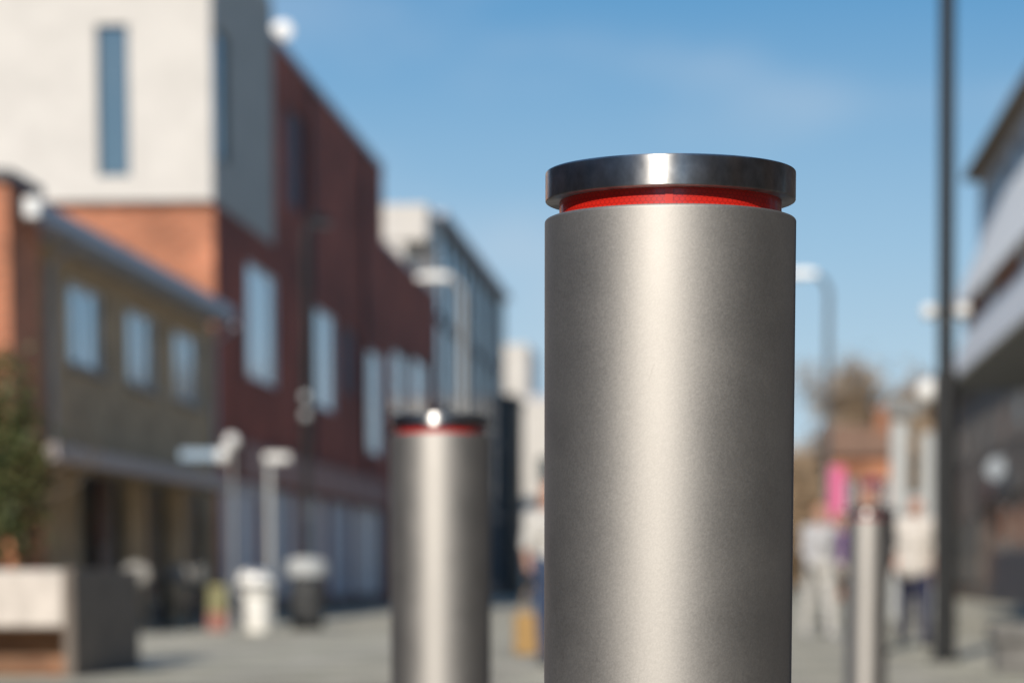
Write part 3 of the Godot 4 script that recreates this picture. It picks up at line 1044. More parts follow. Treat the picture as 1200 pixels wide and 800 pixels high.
# ---------------------------------------------------------------- street furniture
func lamp(base: Vector3, head_dir: Vector3, m: Material, hm: Material, label: String, height := 6.0, fat := 0.05) -> Node3D:
	var t := thing("street_lamp", label, "street lamp", base, "street lamps")
	var st := mb()
	lathe(st, base, [Vector2(0.11, 0), Vector2(0.11, 0.02), Vector2(0.085, 0.03), Vector2(0.085, 1.1), Vector2(0.078, 1.14), Vector2(fat + 0.01, 1.16), Vector2(fat, height - 0.35)], 20)
	var col := part(st, "column", m, t)
	var ds := mb()
	var fr := Vector3(0, 0, 1)
	cbox(ds, Transform3D(Basis(), base + Vector3(0, 0.6, 0.082)), Vector3(0.08, 0.4, 0.02), 0.006)
	part(ds, "access_door", m, col)
	var top := base + Vector3(0, height - 0.4, 0)
	var pts := []
	var rad := []
	for i in 9:
		var a := PI * 0.5 * i / 8.0
		pts.append(top + Vector3.UP * 0.38 * sin(a) + head_dir * 0.30 * (1.0 - cos(a)))
		rad.append(lerpf(fat, 0.034, i / 8.0))
	st = mb()
	tube(st, pts, rad, 12)
	part(st, "arm", m, t)
	# lantern: a flat shell, deeper near the arm
	st = mb()
	var hp := top + head_dir * 0.22 + Vector3.UP * 0.37
	var side := head_dir.cross(Vector3.UP)
	var prev := []
	for i in 9:
		var f := i / 8.0
		var c := hp + head_dir * f * 0.58
		var w := 0.05 + 0.13 * sin(PI * clampf(f * 0.9 + 0.08, 0, 1))
		var h := 0.045 + 0.05 * sin(PI * clampf(f * 0.8 + 0.15, 0, 1))
		var ring := []
		for k in 12:
			var a := TAU * k / 12
			ring.append(c + side * w * cos(a) + Vector3.UP * (h * sin(a) if sin(a) > 0 else h * 0.35 * sin(a)))
		if prev.size():
			for k in 12:
				var l := (k + 1) % 12
				var nn: Vector3 = ((prev[k] + ring[k] + prev[l] + ring[l]) / 4.0 - c + head_dir * 0.045).normalized()
				quad(st, prev[k], ring[k], ring[l], prev[l], nn)
		if i == 0 or i == 8:
			for k in 12:
				tri(st, c, ring[k], ring[(k + 1) % 12], -head_dir if i == 0 else head_dir)
		prev = ring
	var head := part(st, "lantern", hm, t)
	st = mb()
	cbox(st, Transform3D(Basis(head_dir, Vector3.UP, side), hp + head_dir * 0.34 - Vector3.UP * 0.035), Vector3(0.34, 0.03, 0.2), 0.01)
	part(st, "lens", plain("lamp lens", Color(0.55, 0.57, 0.58), 0.15), head)
	return t

func furniture() -> void:
	var black := mat("black paint", Color(0.012, 0.013, 0.014), 0.6, 0.2, 1.0)
	var galv := mat("galvanised steel", Color(0.42, 0.42, 0.41), 0.45, 0.2, 1.0, 0.5)
	var white_p := plain("white paint", Color(0.80, 0.79, 0.76), 0.4)
	var pale := mat("pale grey paint", Color(0.48, 0.50, 0.50), 0.5, 0.12, 1.0)
	var chrome := plain("bright steel", Color(0.62, 0.61, 0.59), 0.12, 1.0)
	lamp(Vector3(-4.58, 0, -48), Vector3.LEFT, galv, white_p, "grey street lamp with white lantern in front of the glass building", 5.98, 0.065)
	lamp(Vector3(1.75, 0, -48), Vector3.LEFT, mat("dark steel", Color(0.10, 0.105, 0.11), 0.5, 0.2, 1.0), white_p, "dark grey street lamp with white lantern beyond the hatted person", 5.98)
	lamp(Vector3(-6.42, 0, -42), Vector3(0.3, 0, -0.954), black, black, "black lamp column standing before the dark brick building", 6.25)
	var t := lamp(Vector3(2.0, 0, -25.1), Vector3(0, 0, -1), black, black, "tall black lamp column with two white balls standing in for bracket glints", 6.6, 0.070)
	t.rotation.z = 0.012
	var base := Vector3(2.0, 0, -25.1)
	var st := mb()
	cbox(st, Transform3D(Basis(), base + Vector3(0, 3.05, 0)), Vector3(0.15, 0.16, 0.15), 0.01)
	tube(st, [base + Vector3(-0.14, 3.11, 0), base + Vector3(0.14, 3.11, 0)], [0.014, 0.014], 8)
	var br := part(st, "bracket", black, t)
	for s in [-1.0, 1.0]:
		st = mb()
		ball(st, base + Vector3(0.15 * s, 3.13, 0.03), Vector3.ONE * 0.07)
		part(st, "globe", white_p, br)  # white balls stand in for sun glints on the bracket ends
	st = mb()
	lathe(st, base, [Vector2(0.15, 0), Vector2(0.15, 0.03), Vector2(0.105, 0.05), Vector2(0.105, 2.5), Vector2(0.1, 2.56), Vector2(0.092, 2.6)], 20)
	part(st, "sleeve", black, t)
	# pale balls on the black column, coloured in place of glints on its fittings
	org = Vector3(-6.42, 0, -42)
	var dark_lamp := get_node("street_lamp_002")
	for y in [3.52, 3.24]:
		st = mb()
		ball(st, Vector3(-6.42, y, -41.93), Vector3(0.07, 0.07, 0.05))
		part(st, "glint_ball", pale, dark_lamp)

	# litter bin
	base = Vector3(-6.15, 0, -40.15)
	t = thing("litter_bin", "dark litter bin with pale grey hood at the foot of the black column", "bin", base)
	st = mb()
	lathe(st, base, [Vector2(0.001, 0.0), Vector2(0.22, 0.0), Vector2(0.24, 0.03), Vector2(0.25, 0.74)], 24)
	part(st, "body", mat("dark grey paint", Color(0.06, 0.062, 0.064), 0.6, 0.2, 1.0), t)
	st = mb()
	lathe(st, base, [Vector2(0.20, 0.80), Vector2(0.30, 0.80), Vector2(0.305, 0.82), Vector2(0.30, 0.98), Vector2(0.24, 1.05), Vector2(0.001, 1.07)], 24)
	part(st, "hood", pale, t)
	for k in 4:
		var a := TAU * (k + 0.5) / 4
		st = mb()
		tube(st, [base + Vector3(sin(a) * 0.23, 0.72, cos(a) * 0.23), base + Vector3(sin(a) * 0.23, 0.81, cos(a) * 0.23)], [0.015, 0.015], 6)
		part(st, "hood_post", black, t)

	# steel bin that flares into a domed hood, its sun glint coloured white
	base = Vector3(-6.66, 0, -38.8)
	t = thing("glint_white_bin", "tapered steel bin coloured white for its sun glint with wide domed hood and steel hoop", "bin", base)
	st = mb()
	lathe(st, base, [Vector2(0.001, 0), Vector2(0.15, 0), Vector2(0.16, 0.02), Vector2(0.20, 0.52)], 28)
	part(st, "body", plain("glint white", Color(0.86, 0.85, 0.81), 0.2), t)
	st = mb()
	lathe(st, base, [Vector2(0.20, 0.521), Vector2(0.27, 0.56), Vector2(0.28, 0.60), Vector2(0.28, 0.76), Vector2(0.24, 0.84), Vector2(0.14, 0.88), Vector2(0.001, 0.89)], 28)
	part(st, "hood", plain("glint white", Color(0.86, 0.85, 0.81), 0.2), t)
	st = mb()
	lathe(st, base, [Vector2(0.283, 0.60), Vector2(0.286, 0.64), Vector2(0.283, 0.68)], 28)
	part(st, "hoop", chrome, t)

	# fingerpost
	base = Vector3(-6.5, 0, -36)
	t = thing("fingerpost", "pale fingerpost with one blue white board beside the shop canopy", "signpost", base)
	st = mb()
	lathe(st, base, [Vector2(0.06, 0), Vector2(0.06, 0.3), Vector2(0.024, 0.34), Vector2(0.024, 2.46)], 16)
	part(st, "post", galv, t)
	st = mb()
	ball(st, base + Vector3(0, 2.55, 0), Vector3.ONE * 0.1)
	part(st, "finial", white_p, t)
	st = mb()
	cbox(st, Transform3D(Basis(), base + Vector3(-0.42, 2.38, 0)), Vector3(0.54, 0.13, 0.03), 0.008)
	part(st, "finger_board", mat("pale blue enamel", Color(0.30, 0.40, 0.50), 0.4, 0.1, 1.0), t)
	st = mb()
	ball(st, base + Vector3(-0.12, 2.37, 0.02), Vector3(0.09, 0.1, 0.07))
	part(st, "clamp", white_p, t)

	# white post with an overhanging top
	base = Vector3(-6.7, 0, -40.2)
	t = thing("white_sign_post", "white post with a wide overhanging top beside the pale shop panels", "post", base)
	st = mb()
	cbox(st, Transform3D(Basis(), base + Vector3(0, 1.22, 0)), Vector3(0.07, 2.44, 0.07), 0.01)
	part(st, "post", pale, t)
	st = mb()
	cbox(st, Transform3D(Basis(), base + Vector3(0.12, 2.52, 0)), Vector3(0.38, 0.12, 0.16), 0.02)
	part(st, "top", white_p, t)

	# bench planter
	base = Vector3(-6.4, 0, -21.4)
	t = thing("bench_planter", "bench planter with white stone front, brick base and charcoal end panel", "planter", base)
	var wst := mat("white stone", Color(0.72, 0.66, 0.60), 0.8, 0.14, 1.2)
	var brk := brick_mat("brown brick base", Color(0.34, 0.16, 0.09), Color(0.45, 0.23, 0.13), Color(0.3, 0.24, 0.18), 36)
	st = mb()
	cbox(st, Transform3D(Basis(), Vector3(-6.46, 0.595, -20.56)), Vector3(2.98, 0.43, 0.42), 0.02)
	part(st, "seat_slab", wst, t)
	st = mb()
	cbox(st, Transform3D(Basis(), Vector3(-6.46, 0.19, -21.5)), Vector3(2.98, 0.378, 1.5), 0.01)
	part(st, "brick_base", brk, t)
	st = mb()
	abox(st, Vector3(-7.95, 0.38, -20.775), Vector3(-4.972, 0.62, -22.4))
	part(st, "soil_box", mat("soil", Color(0.06, 0.045, 0.03), 1.0, 0.4, 2.0), t)
	st = mb()
	cbox(st, Transform3D(Basis(), Vector3(-4.93, 0.41, -21.5)), Vector3(0.08, 0.82, 2.34), 0.008)
	part(st, "end_panel", mat("charcoal panel", Color(0.22, 0.185, 0.155), 0.7, 0.2, 1.0), t)

	# stone seat
	base = Vector3(3.0, 0, -22.5)
	t = thing("stone_seat", "low dark granite seat beside the tall black lamp column", "seat", base)
	st = mb()
	cbox(st, Transform3D(Basis(), Vector3(3.0, 0.31, -22.5)), Vector3(1.7, 0.14, 0.55), 0.015)
	part(st, "seat", mat("granite", Color(0.21, 0.205, 0.195), 0.7, 0.3, 2.0), t)
	for s in [-0.6, 0.6]:
		st = mb()
		cbox(st, Transform3D(Basis(), Vector3(3.0 + s, 0.12, -22.5)), Vector3(0.4, 0.239, 0.45), 0.01)
		part(st, "leg", mat("granite", Color(0.21, 0.205, 0.195), 0.7, 0.3, 2.0), t)

	# pale frame beside the black column
	base = Vector3(3.4, 0, -50)
	t = thing("sign_frame", "pale grey frame of two broad posts under a crosspiece with a white globe", "sign", base)
	st = mb()
	cbox(st, Transform3D(Basis(), Vector3(3.12, 1.78, -50)), Vector3(0.30, 3.56, 0.16), 0.02)
	part(st, "post", pale, t)
	st = mb()
	cbox(st, Transform3D(Basis(), Vector3(3.68, 1.68, -50)), Vector3(0.34, 3.36, 0.16), 0.02)
	part(st, "post", pale, t)
	st = mb()
	cbox(st, Transform3D(Basis(), Vector3(3.40, 2.15, -49.99)), Vector3(0.24, 0.26, 0.10), 0.01)
	part(st, "rail", pale, t)
	st = mb()
	cbox(st, Transform3D(Basis(), Vector3(3.20, 3.79, -50)), Vector3(0.62, 0.24, 0.2), 0.02)
	part(st, "crosspiece", mat("mid grey paint", Color(0.22, 0.235, 0.24), 0.5, 0.12, 1.0), t)
	st = mb()
	ball(st, Vector3(3.62, 4.10, -50), Vector3.ONE * 0.22)
	part(st, "globe", white_p, t)

	# pink banner
	base = Vector3(1.66, 0, -45)
	t = thing("pink_banner", "bright pink upright banner on a thin pole down the street", "banner", base)
	st = mb()
	tube(st, [base, base + Vector3(0, 2.68, 0)], [0.02, 0.015], 8)
	part(st, "pole", galv, t)
	st = mb()
	for k in 8:
		var x0 := 0.03 + k * 0.030
		var w0 := 0.03 * sin(k * 0.9)
		var w1 := 0.03 * sin((k + 1) * 0.9)
		var p := base + Vector3(x0, 1.72, w0)
		var q := base + Vector3(x0 + 0.030, 1.72, w1)
		for z in [0.0, 0.004]:
			quad(st, p + Vector3(0, 0, z), q + Vector3(0, 0, z), q + Vector3(0, 0.84, z), p + Vector3(0, 0.84, z), Vector3(0, 0, 1 if z > 0 else -1))
	part(st, "cloth", plain("pink cloth", Color(0.62, 0.13, 0.27), 0.8), t)
	st = mb()
	lathe(st, base, [Vector2(0.001, 0.0), Vector2(0.22, 0.0), Vector2(0.22, 0.04), Vector2(0.04, 0.07), Vector2(0.03, 0.14)], 20)
	part(st, "base", black, t)

	# sign board by the shops
	base = Vector3(-7.3, 0, -39.2)
	t = thing("pavement_sign", "small folding pavement sign with olive top and red lower panel", "sign", base)
	for s in [-1.0, 1.0]:
		st = mb()
		cbox(st, Transform3D(Basis(Vector3.RIGHT, 0.2 * s * -1.0), base + Vector3(0, 0.47, 0.09 * s)), Vector3(0.26, 0.4, 0.02), 0.004)
		part(st, "upper_panel", plain("olive panel", Color(0.16, 0.15, 0.05), 0.6), t)
		st = mb()
		cbox(st, Transform3D(Basis(Vector3.RIGHT, 0.2 * s * -1.0), base + Vector3(0, 0.14, 0.157 * s)), Vector3(0.26, 0.27, 0.02), 0.004)
		part(st, "lower_panel", plain("brick red panel", Color(0.24, 0.08, 0.055), 0.6), t)

	# dish on the brick roof
	base = Vector3(-9.85, 12.34, -61.3)
	t = thing("satellite_dish", "white satellite dish on the roof edge of the dark brick building", "dish", base)
	st = mb()
	tube(st, [base, base + Vector3(0, 0.42, 0)], [0.025, 0.025], 8)
	part(st, "mast", galv, t)
	st = mb()
	ball(st, base + Vector3(0.02, 0.42, 0.12), Vector3(0.25, 0.22, 0.06))
	part(st, "dish", white_p, t)
	st = mb()
	tube(st, [base + Vector3(0.02, 0.2, 0.17), base + Vector3(0.02, 0.36, 0.48)], [0.012, 0.012], 6)
	part(st, "feed_arm", galv, t)

	# cafe tables and chairs under the canopy
	var wood := mat("cafe timber", Color(0.09, 0.055, 0.035), 0.6, 0.4, 2.0)
	var cloth := mat("pale cane", Color(0.46, 0.44, 0.40), 0.7, 0.3, 3.0)
	var table0: Node3D
	for p in [Vector3(-8.35, 0, -37.0), Vector3(-8.2, 0, -39.6)]:
		var lab := "small round cafe table under the canopy of the tan building"
		if table0:
			copy_of(table0, p, 0.5)
			continue
		table0 = thing("cafe_table", lab, "table", p, "cafe tables")
		st = mb()
		lathe(st, p, [Vector2(0.001, 0.715), Vector2(0.33, 0.715), Vector2(0.34, 0.73), Vector2(0.33, 0.745), Vector2(0.001, 0.745)], 28)
		part(st, "tabletop", wood, table0)
		st = mb()
		lathe(st, p, [Vector2(0.03, 0.02), Vector2(0.03, 0.714)], 14)
		part(st, "leg", black, table0)
		st = mb()
		lathe(st, p, [Vector2(0.001, 0), Vector2(0.22, 0), Vector2(0.22, 0.015), Vector2(0.04, 0.03)], 24)
		part(st, "foot", black, table0)
	var chair0: Node3D
	for q in [[Vector3(-7.95, 0, -36.5), 0.4], [Vector3(-8.8, 0, -37.2), -1.5], [Vector3(-8.1, 0, -40.3), 3.3], [Vector3(-7.75, 0, -39.3), 1.3]]:
		var p: Vector3 = q[0]
		if chair0:
			copy_of(chair0, p, q[1])
			continue
		chair0 = thing("cafe_chair", "dark cafe chair with pale round back beneath the canopy", "chair", p, "cafe chairs")
		st = mb()
		lathe(st, p, [Vector2(0.001, 0.43), Vector2(0.20, 0.43), Vector2(0.21, 0.445), Vector2(0.20, 0.46), Vector2(0.001, 0.465)], 24)
		part(st, "seat", wood, chair0)
		for s in [[-1, -1], [1, -1], [-1, 1], [1, 1]]:
			st = mb()
			tube(st, [p + Vector3(0.2 * s[0], 0, 0.2 * s[1]), p + Vector3(0.15 * s[0], 0.43, 0.15 * s[1])], [0.014, 0.018], 8)
			part(st, "leg", black, chair0)
		st = mb()
		for s in [-1, 1]:
			tube(st, [p + Vector3(0.15 * s, 0.44, 0.16), p + Vector3(0.14 * s, 0.78, 0.20)], [0.016, 0.014], 8)
		part(st, "back_frame", black, chair0)
		st = mb()
		ball(st, p + Vector3(0, 0.82, 0.21), Vector3(0.19, 0.15, 0.025))
		part(st, "backrest", cloth, chair0)
		chair0.rotation.y = q[1]

# ---------------------------------------------------------------- people
# the field of tapered capsules, joined by a smooth minimum and meshed as surface nets
func nets(st: SurfaceTool, bones: Array, cell: float, k: float, xf := Transform3D()) -> void:
	var lo := Vector3.ONE * 1e9
	var hi := -lo
	for b in bones:
		for e in [[b[0], b[2]], [b[1], b[3]]]:
			lo = lo.min(e[0] - Vector3.ONE * e[1])
			hi = hi.max(e[0] + Vector3.ONE * e[1])
	lo -= Vector3.ONE * cell * 3
	hi += Vector3.ONE * cell * 3
	var nx := int((hi.x - lo.x) / cell) + 2
	var ny := int((hi.y - lo.y) / cell) + 2
	var nz := int((hi.z - lo.z) / cell) + 2
	var f := PackedFloat32Array()
	f.resize(nx * ny * nz)
	f.fill(1.0)
	for b in bones:
		var a: Vector3 = b[0]
		var d: Vector3 = b[1] - a
		var dd := maxf(d.length_squared(), 1e-9)
		var ra: float = b[2]
		var rb: float = b[3]
		var pad := k + cell * 2.0
		var bl: Vector3 = (a - Vector3.ONE * (ra + pad)).min(b[1] - Vector3.ONE * (rb + pad))
		var bh: Vector3 = (a + Vector3.ONE * (ra + pad)).max(b[1] + Vector3.ONE * (rb + pad))
		var i0 := maxi(0, int((bl.x - lo.x) / cell))
		var i1 := mini(nx - 1, int((bh.x - lo.x) / cell) + 1)
		var j0 := maxi(0, int((bl.y - lo.y) / cell))
		var j1 := mini(ny - 1, int((bh.y - lo.y) / cell) + 1)
		var k0 := maxi(0, int((bl.z - lo.z) / cell))
		var k1 := mini(nz - 1, int((bh.z - lo.z) / cell) + 1)
		for z in range(k0, k1 + 1):
			for y in range(j0, j1 + 1):
				var row := (z * ny + y) * nx
				for x in range(i0, i1 + 1):
					var q := lo + Vector3(x, y, z) * cell - a
					var t := clampf(q.dot(d) / dd, 0.0, 1.0)
					var v := (q - d * t).length() - lerpf(ra, rb, t)
					var w := f[row + x]
					var h := maxf(k - absf(v - w), 0.0) / k
					f[row + x] = minf(v, w) - h * h * k * 0.25
	var idx := {}
	var pos := PackedVector3Array()
	var step := [0, 1, nx, nx + 1, nx * ny, nx * ny + 1, nx * ny + nx, nx * ny + nx + 1]
	for z in nz - 1:
		for y in ny - 1:
			for x in nx - 1:
				var o := (z * ny + y) * nx + x
				var v0 := f[o]
				if absf(v0) > cell * 2.0:
					continue
				var inside := 0
				for s in step:
					if f[o + s] < 0.0:
						inside += 1
				if inside == 0 or inside == 8:
					continue
				var c := Vector3.ZERO
				var n := 0
				for e in 8:
					for ax in 3:
						if e & (1 << ax):
							continue
						var e2 := e | (1 << ax)
						var a1: float = f[o + step[e]]
						var a2: float = f[o + step[e2]]
						if (a1 < 0.0) != (a2 < 0.0):
							var t := a1 / (a1 - a2)
							var p := Vector3(e & 1, (e >> 1) & 1, (e >> 2) & 1)
							p[ax] = t
							c += p
							n += 1
				idx[o] = pos.size()
				pos.append(lo + (Vector3(x, y, z) + c / n) * cell)
	var nor := PackedVector3Array()
	nor.resize(pos.size())
	var tris := PackedInt32Array()
	for o in idx:
		var x: int = o % nx
		var y: int = (o / nx) % ny
		var z: int = o / (nx * ny)
		if x == 0 or y == 0 or z == 0:
			continue
		for ax in 3:
			var s1: int = [1, nx, nx * ny][ax]
			var s2: int = [nx, nx * ny, 1][ax]
			var s3: int = [nx * ny, 1, nx][ax]
			if (f[o] < 0.0) == (f[o + s1] < 0.0):
				continue
			if not (idx.has(o - s2) and idx.has(o - s3) and idx.has(o - s2 - s3)):
				continue
			var qd := [idx[o], idx[o - s2], idx[o - s2 - s3], idx[o - s3]]
			if f[o] < 0.0:
				qd.reverse()
			for q in [0, 1, 2, 0, 2, 3]:
				tris.append(qd[q])
	for i in range(0, tris.size(), 3):
		var fn := (pos[tris[i + 2]] - pos[tris[i]]).cross(pos[tris[i + 1]] - pos[tris[i]])
		for q in 3:
			nor[tris[i + q]] += fn
	for i in tris:
		st.set_normal((xf.basis * nor[i]).normalized())
		st.add_vertex(xf * pos[i])

func bone(a: Vector3, b: Vector3, ra: float, rb: float) -> Array:
	return [a, b, ra, rb]

# a relaxed hand: wrist at the origin, fingers along -y, palm facing +x's opposite, thumb to +z
func hand_bones(curl: float) -> Array:
	var out := [bone(Vector3(0, 0.0, 0), Vector3(0, -0.03, 0), 0.024, 0.022)]
	for k in 4:
		var z := 0.030 - 0.019 * k
		out.append(bone(Vector3(0, -0.02, z * 0.55), Vector3(0, -0.088, z), 0.016, 0.0125))
		var l: float = [0.072, 0.080, 0.074, 0.058][k]
		var p := Vector3(0, -0.09, z)
		var a := curl * 0.35
		for s in 3:
			var seg: float = l * [0.45, 0.31, 0.24][s]
			var q := p + Vector3(-sin(a), -cos(a), 0) * seg
			out.append(bone(p, q, 0.0098 - s * 0.0008, 0.0092 - s * 0.0010))
			p = q
			a += curl * 0.55
	out.append(bone(Vector3(0, -0.025, 0.018), Vector3(-0.012, -0.058, 0.048), 0.016, 0.0125))
	out.append(bone(Vector3(-0.012, -0.058, 0.048), Vector3(-0.022, -0.086, 0.056), 0.0115, 0.0105))
	out.append(bone(Vector3(-0.022, -0.086, 0.056), Vector3(-0.03, -0.110, 0.052), 0.0102, 0.0082))
	return out

# pose: a dictionary of angles; the figure faces +z and is then turned
func person(base: Vector3, turn: float, height: float, label: String, pose: Dictionary, cl: Dictionary) -> Node3D:
	var t := thing("person", label, "person", base, "people walking in the street")
	org = Vector3.ZERO
	var s := height / 1.72
	var J := {}
	var stride: float = pose.get("stride", 0.3)
	J.pelvis = Vector3(0, 0.93, 0)
	for q in [[1.0, "l"], [-1.0, "r"]]:
		var sd: float = q[0]
		var n: String = q[1]
		var a := stride * sd
		J["hip" + n] = Vector3(0.09 * sd, 0.90, 0)
		var th := Vector3(0.01 * sd, -cos(a * 0.85), sin(a * 0.85)) * 0.43
		J["knee" + n] = J["hip" + n] + th
		var sh := a * 0.6 - (0.35 * absf(stride) if sd * stride < 0 else 0.0)
		J["ankle" + n] = J["knee" + n] + Vector3(0, -cos(sh), sin(sh)) * 0.41
		J["toe" + n] = J["ankle" + n] + Vector3(0.02 * sd, -0.045, 0.15)
	# the lower foot rests on the ground
	var low := minf(minf(J.anklel.y, J.ankler.y) - 0.075, minf(J.toel.y, J.toer.y) - 0.032)
	for key in J.keys():
		J[key].y -= low
	var y0: float = J.pelvis.y - 0.93
	J.chest = Vector3(0, 1.25 + y0, 0.01)
	J.neck = Vector3(0, 1.45 + y0, -0.005)
	J.head = Vector3(0, 1.60 + y0, 0.02)
	for q in [[1.0, "l"], [-1.0, "r"]]:
		var sd: float = q[0]
		var n: String = q[1]
		J["sho" + n] = Vector3(0.175 * sd, 1.385 + y0, -0.005)
		var sw: float = pose.get("arm" + n, -0.25 * sd * signf(stride))
		var bend: float = pose.get("bend" + n, 0.35)
		J["elb" + n] = J["sho" + n] + Vector3(0.05 * sd, -0.275 * cos(sw), 0.275 * sin(sw))
		J["wri" + n] = J["elb" + n] + Vector3(-0.015 * sd, -0.245 * cos(sw + bend), 0.245 * sin(sw + bend))
	var female: bool = cl.get("female", false)
	var torso := [bone(J.pelvis + Vector3(0.045, 0.0, -0.01), J.pelvis + Vector3(-0.045, 0.0, -0.01), 0.125, 0.125), bone(J.pelvis + Vector3(0, 0.03, 0), J.chest + Vector3(0, -0.06, 0.0), 0.118, 0.128), bone(J.chest + Vector3(0.055, 0.03, 0), J.chest + Vector3(-0.055, 0.03, 0), 0.118, 0.118), bone(J.shol, J.shor, 0.062, 0.062), bone(J.chest + Vector3(0, 0.06, 0), J.neck, 0.085, 0.056)]
	var arms := []
	var legs := []
	for n in ["l", "r"]:
		arms.append(bone(J["sho" + n], J["elb" + n], 0.054, 0.041))
		arms.append(bone(J["elb" + n], J["wri" + n], 0.041, 0.027))
		legs.append(bone(J["hip" + n], J["knee" + n], 0.088, 0.056))
		legs.append(bone(J["knee" + n], J["ankle" + n], 0.056, 0.040))
	var feet := []
	for n in ["l", "r"]:
		feet.append(bone(J["ankle" + n] + Vector3(0, -0.03, -0.02), J["toe" + n], 0.042, 0.030))
		feet.append(bone(J["ankle" + n], J["ankle" + n] + Vector3(0, -0.03, -0.02), 0.040, 0.042))
	var X := Transform3D(Basis(Vector3.UP, turn) * s, Vector3.ZERO)
	# body: one continuous skin
	var st := mb()
	var body := torso + arms + legs + feet + [bone(J.neck + Vector3(0, -0.03, 0), J.head + Vector3(0, -0.04, -0.015), 0.056, 0.052)]
	nets(st, body, 0.02, 0.03, X)
	# head with brow, nose, jaw and ears
	var h: Vector3 = J.head
	var head := [bone(h + Vector3(0, 0.035, -0.025), h + Vector3(0, 0.035, 0.012), 0.083, 0.080), bone(h + Vector3(0, -0.01, 0.02), h + Vector3(0, -0.065, 0.045), 0.066, 0.042), bone(h + Vector3(0, 0.0, -0.02), h + Vector3(0, -0.10, -0.02), 0.055, 0.05), bone(h + Vector3(0, 0.015, 0.088), h + Vector3(0, -0.025, 0.105), 0.008, 0.014), bone(h + Vector3(0.03, 0.03, 0.078), h + Vector3(-0.03, 0.03, 0.078), 0.012, 0.012), bone(h + Vector3(0.015, -0.052, 0.080), h + Vector3(-0.015, -0.052, 0.080), 0.010, 0.010)]
	for e in [-1.0, 1.0]:
		head.append(bone(h + Vector3(0.080 * e, 0.015, -0.012), h + Vector3(0.077 * e, -0.025, -0.006), 0.016, 0.011))
	nets(st, head, 0.010, 0.018, X)
	for q in [[1.0, "l"], [-1.0, "r"]]:
		var n: String = q[1]
		var dir: Vector3 = (J["wri" + n] - J["elb" + n]).normalized()
		var yb := -dir
		var xb := Vector3(q[0], 0, 0)
		xb = (xb - yb * xb.dot(yb)).normalized()
		var zb := xb.cross(yb)
		if zb.z < 0.0:
			zb = -zb
		var hx := X * Transform3D(Basis(xb, yb, zb), J["wri" + n] + dir * 0.005)
		nets(st, hand_bones(pose.get("curl" + n, 0.5)), 0.005, 0.006, hx)
	var skin := plain("skin %s" % cl.get("tone", "fair"), cl.get("skin", Color(0.52, 0.30, 0.22)), 0.55)
	part(st, "body", skin, t)
	# clothing follows the body
	var grow := func(list: Array, g: float) -> Array: return list.map(func(b): return [b[0], b[1], b[2] + g, b[3] + g])
	var sleeve := []
	for i in arms.size():
		if i % 2 == 0 or cl.get("long", true):
			var b: Array = arms[i].duplicate()
			if i % 2 == 1:
				b[1] = b[0].lerp(b[1], 0.9)
			sleeve.append(b)
	var top: Array = torso.duplicate()
	top[4] = bone(J.chest + Vector3(0, 0.06, 0), J.neck + Vector3(0, -0.035, 0), 0.085, 0.056)
	st = mb()
	var tops: Array = grow.call(top + sleeve, 0.016 + cl.get("bulk", 0.0))
	if female:
		tops.append(bone(J.chest + Vector3(0.06, 0.01, 0.07), J.chest + Vector3(-0.06, 0.01, 0.07), 0.075, 0.075))
	if cl.has("coat"):
		tops.append(bone(J.pelvis, J.pelvis + Vector3(0, -0.25, 0), 0.155, 0.17))
	nets(st, tops, 0.02, 0.035, X)
	part(st, "shirt" if not cl.has("coat") else "coat", mat("cloth " + cl.top_name, cl.top, 0.9, 0.3, 3.0), t)
	st = mb()
	nets(st, grow.call([torso[0], bone(J.pelvis, J.pelvis + Vector3(0, 0.06, 0), 0.122, 0.118)] + legs, 0.02), 0.02, 0.04, X)
	part(st, "trousers", mat("cloth " + cl.leg_name, cl.leg, 0.9, 0.3, 3.0), t)
	for n in [0, 2]:
		st = mb()
		nets(st, grow.call([feet[n], feet[n + 1]], 0.009), 0.012, 0.02, X)
		part(st, "shoe", plain("shoe " + cl.leg_name, cl.get("shoe", Color(0.03, 0.025, 0.022)), 0.6), t)
	st = mb()
	var hair := [bone(h + Vector3(0, 0.055, -0.045), h + Vector3(0, 0.060, -0.002), 0.083, 0.077)]
	hair.append(bone(h + Vector3(0, 0.0, -0.06), h + Vector3(0, -0.04, -0.055), 0.06, 0.05))
	if cl.get("hair_long", false):
		hair.append(bone(h + Vector3(0, 0.02, -0.06), h + Vector3(0, -0.20, -0.075), 0.075, 0.055))
		for e in [-1.0, 1.0]:
			hair.append(bone(h + Vector3(0.062 * e, 0.04, -0.02), h + Vector3(0.075 * e, -0.15, -0.03), 0.035, 0.03))
	nets(st, hair, 0.012, 0.02, X)
	part(st, "hair", plain("hair " + cl.hair_name, cl.hair, 0.7), t)
	if cl.has("hat"):
		st = mb()
		nets(st, [bone(h + Vector3(0, 0.075, -0.04), h + Vector3(0, 0.08, 0.0), 0.088, 0.086), bone(h + Vector3(0.05, 0.055, 0.06), h + Vector3(-0.05, 0.055, 0.06), 0.022, 0.022)], 0.012, 0.02, X)
		part(st, "hat", mat("cloth hat " + cl.hair_name, cl.hat, 0.9, 0.3, 3.0), t)
	for e in [-1.0, 1.0]:
		st = mb()
		ball(st, X * (h + Vector3(0.031 * e, 0.012, 0.082)), Vector3.ONE * 0.011 * s, 6)
		part(st, "eye", plain("eye", Color(0.03, 0.025, 0.02), 0.2), t)
	st = mb()
	nets(st, [bone(h + Vector3(0.02, -0.052, 0.088), h + Vector3(-0.02, -0.052, 0.088), 0.007, 0.007)], 0.004, 0.004, X)
	part(st, "lips", plain("lips", Color(0.40, 0.14, 0.11), 0.5), t)
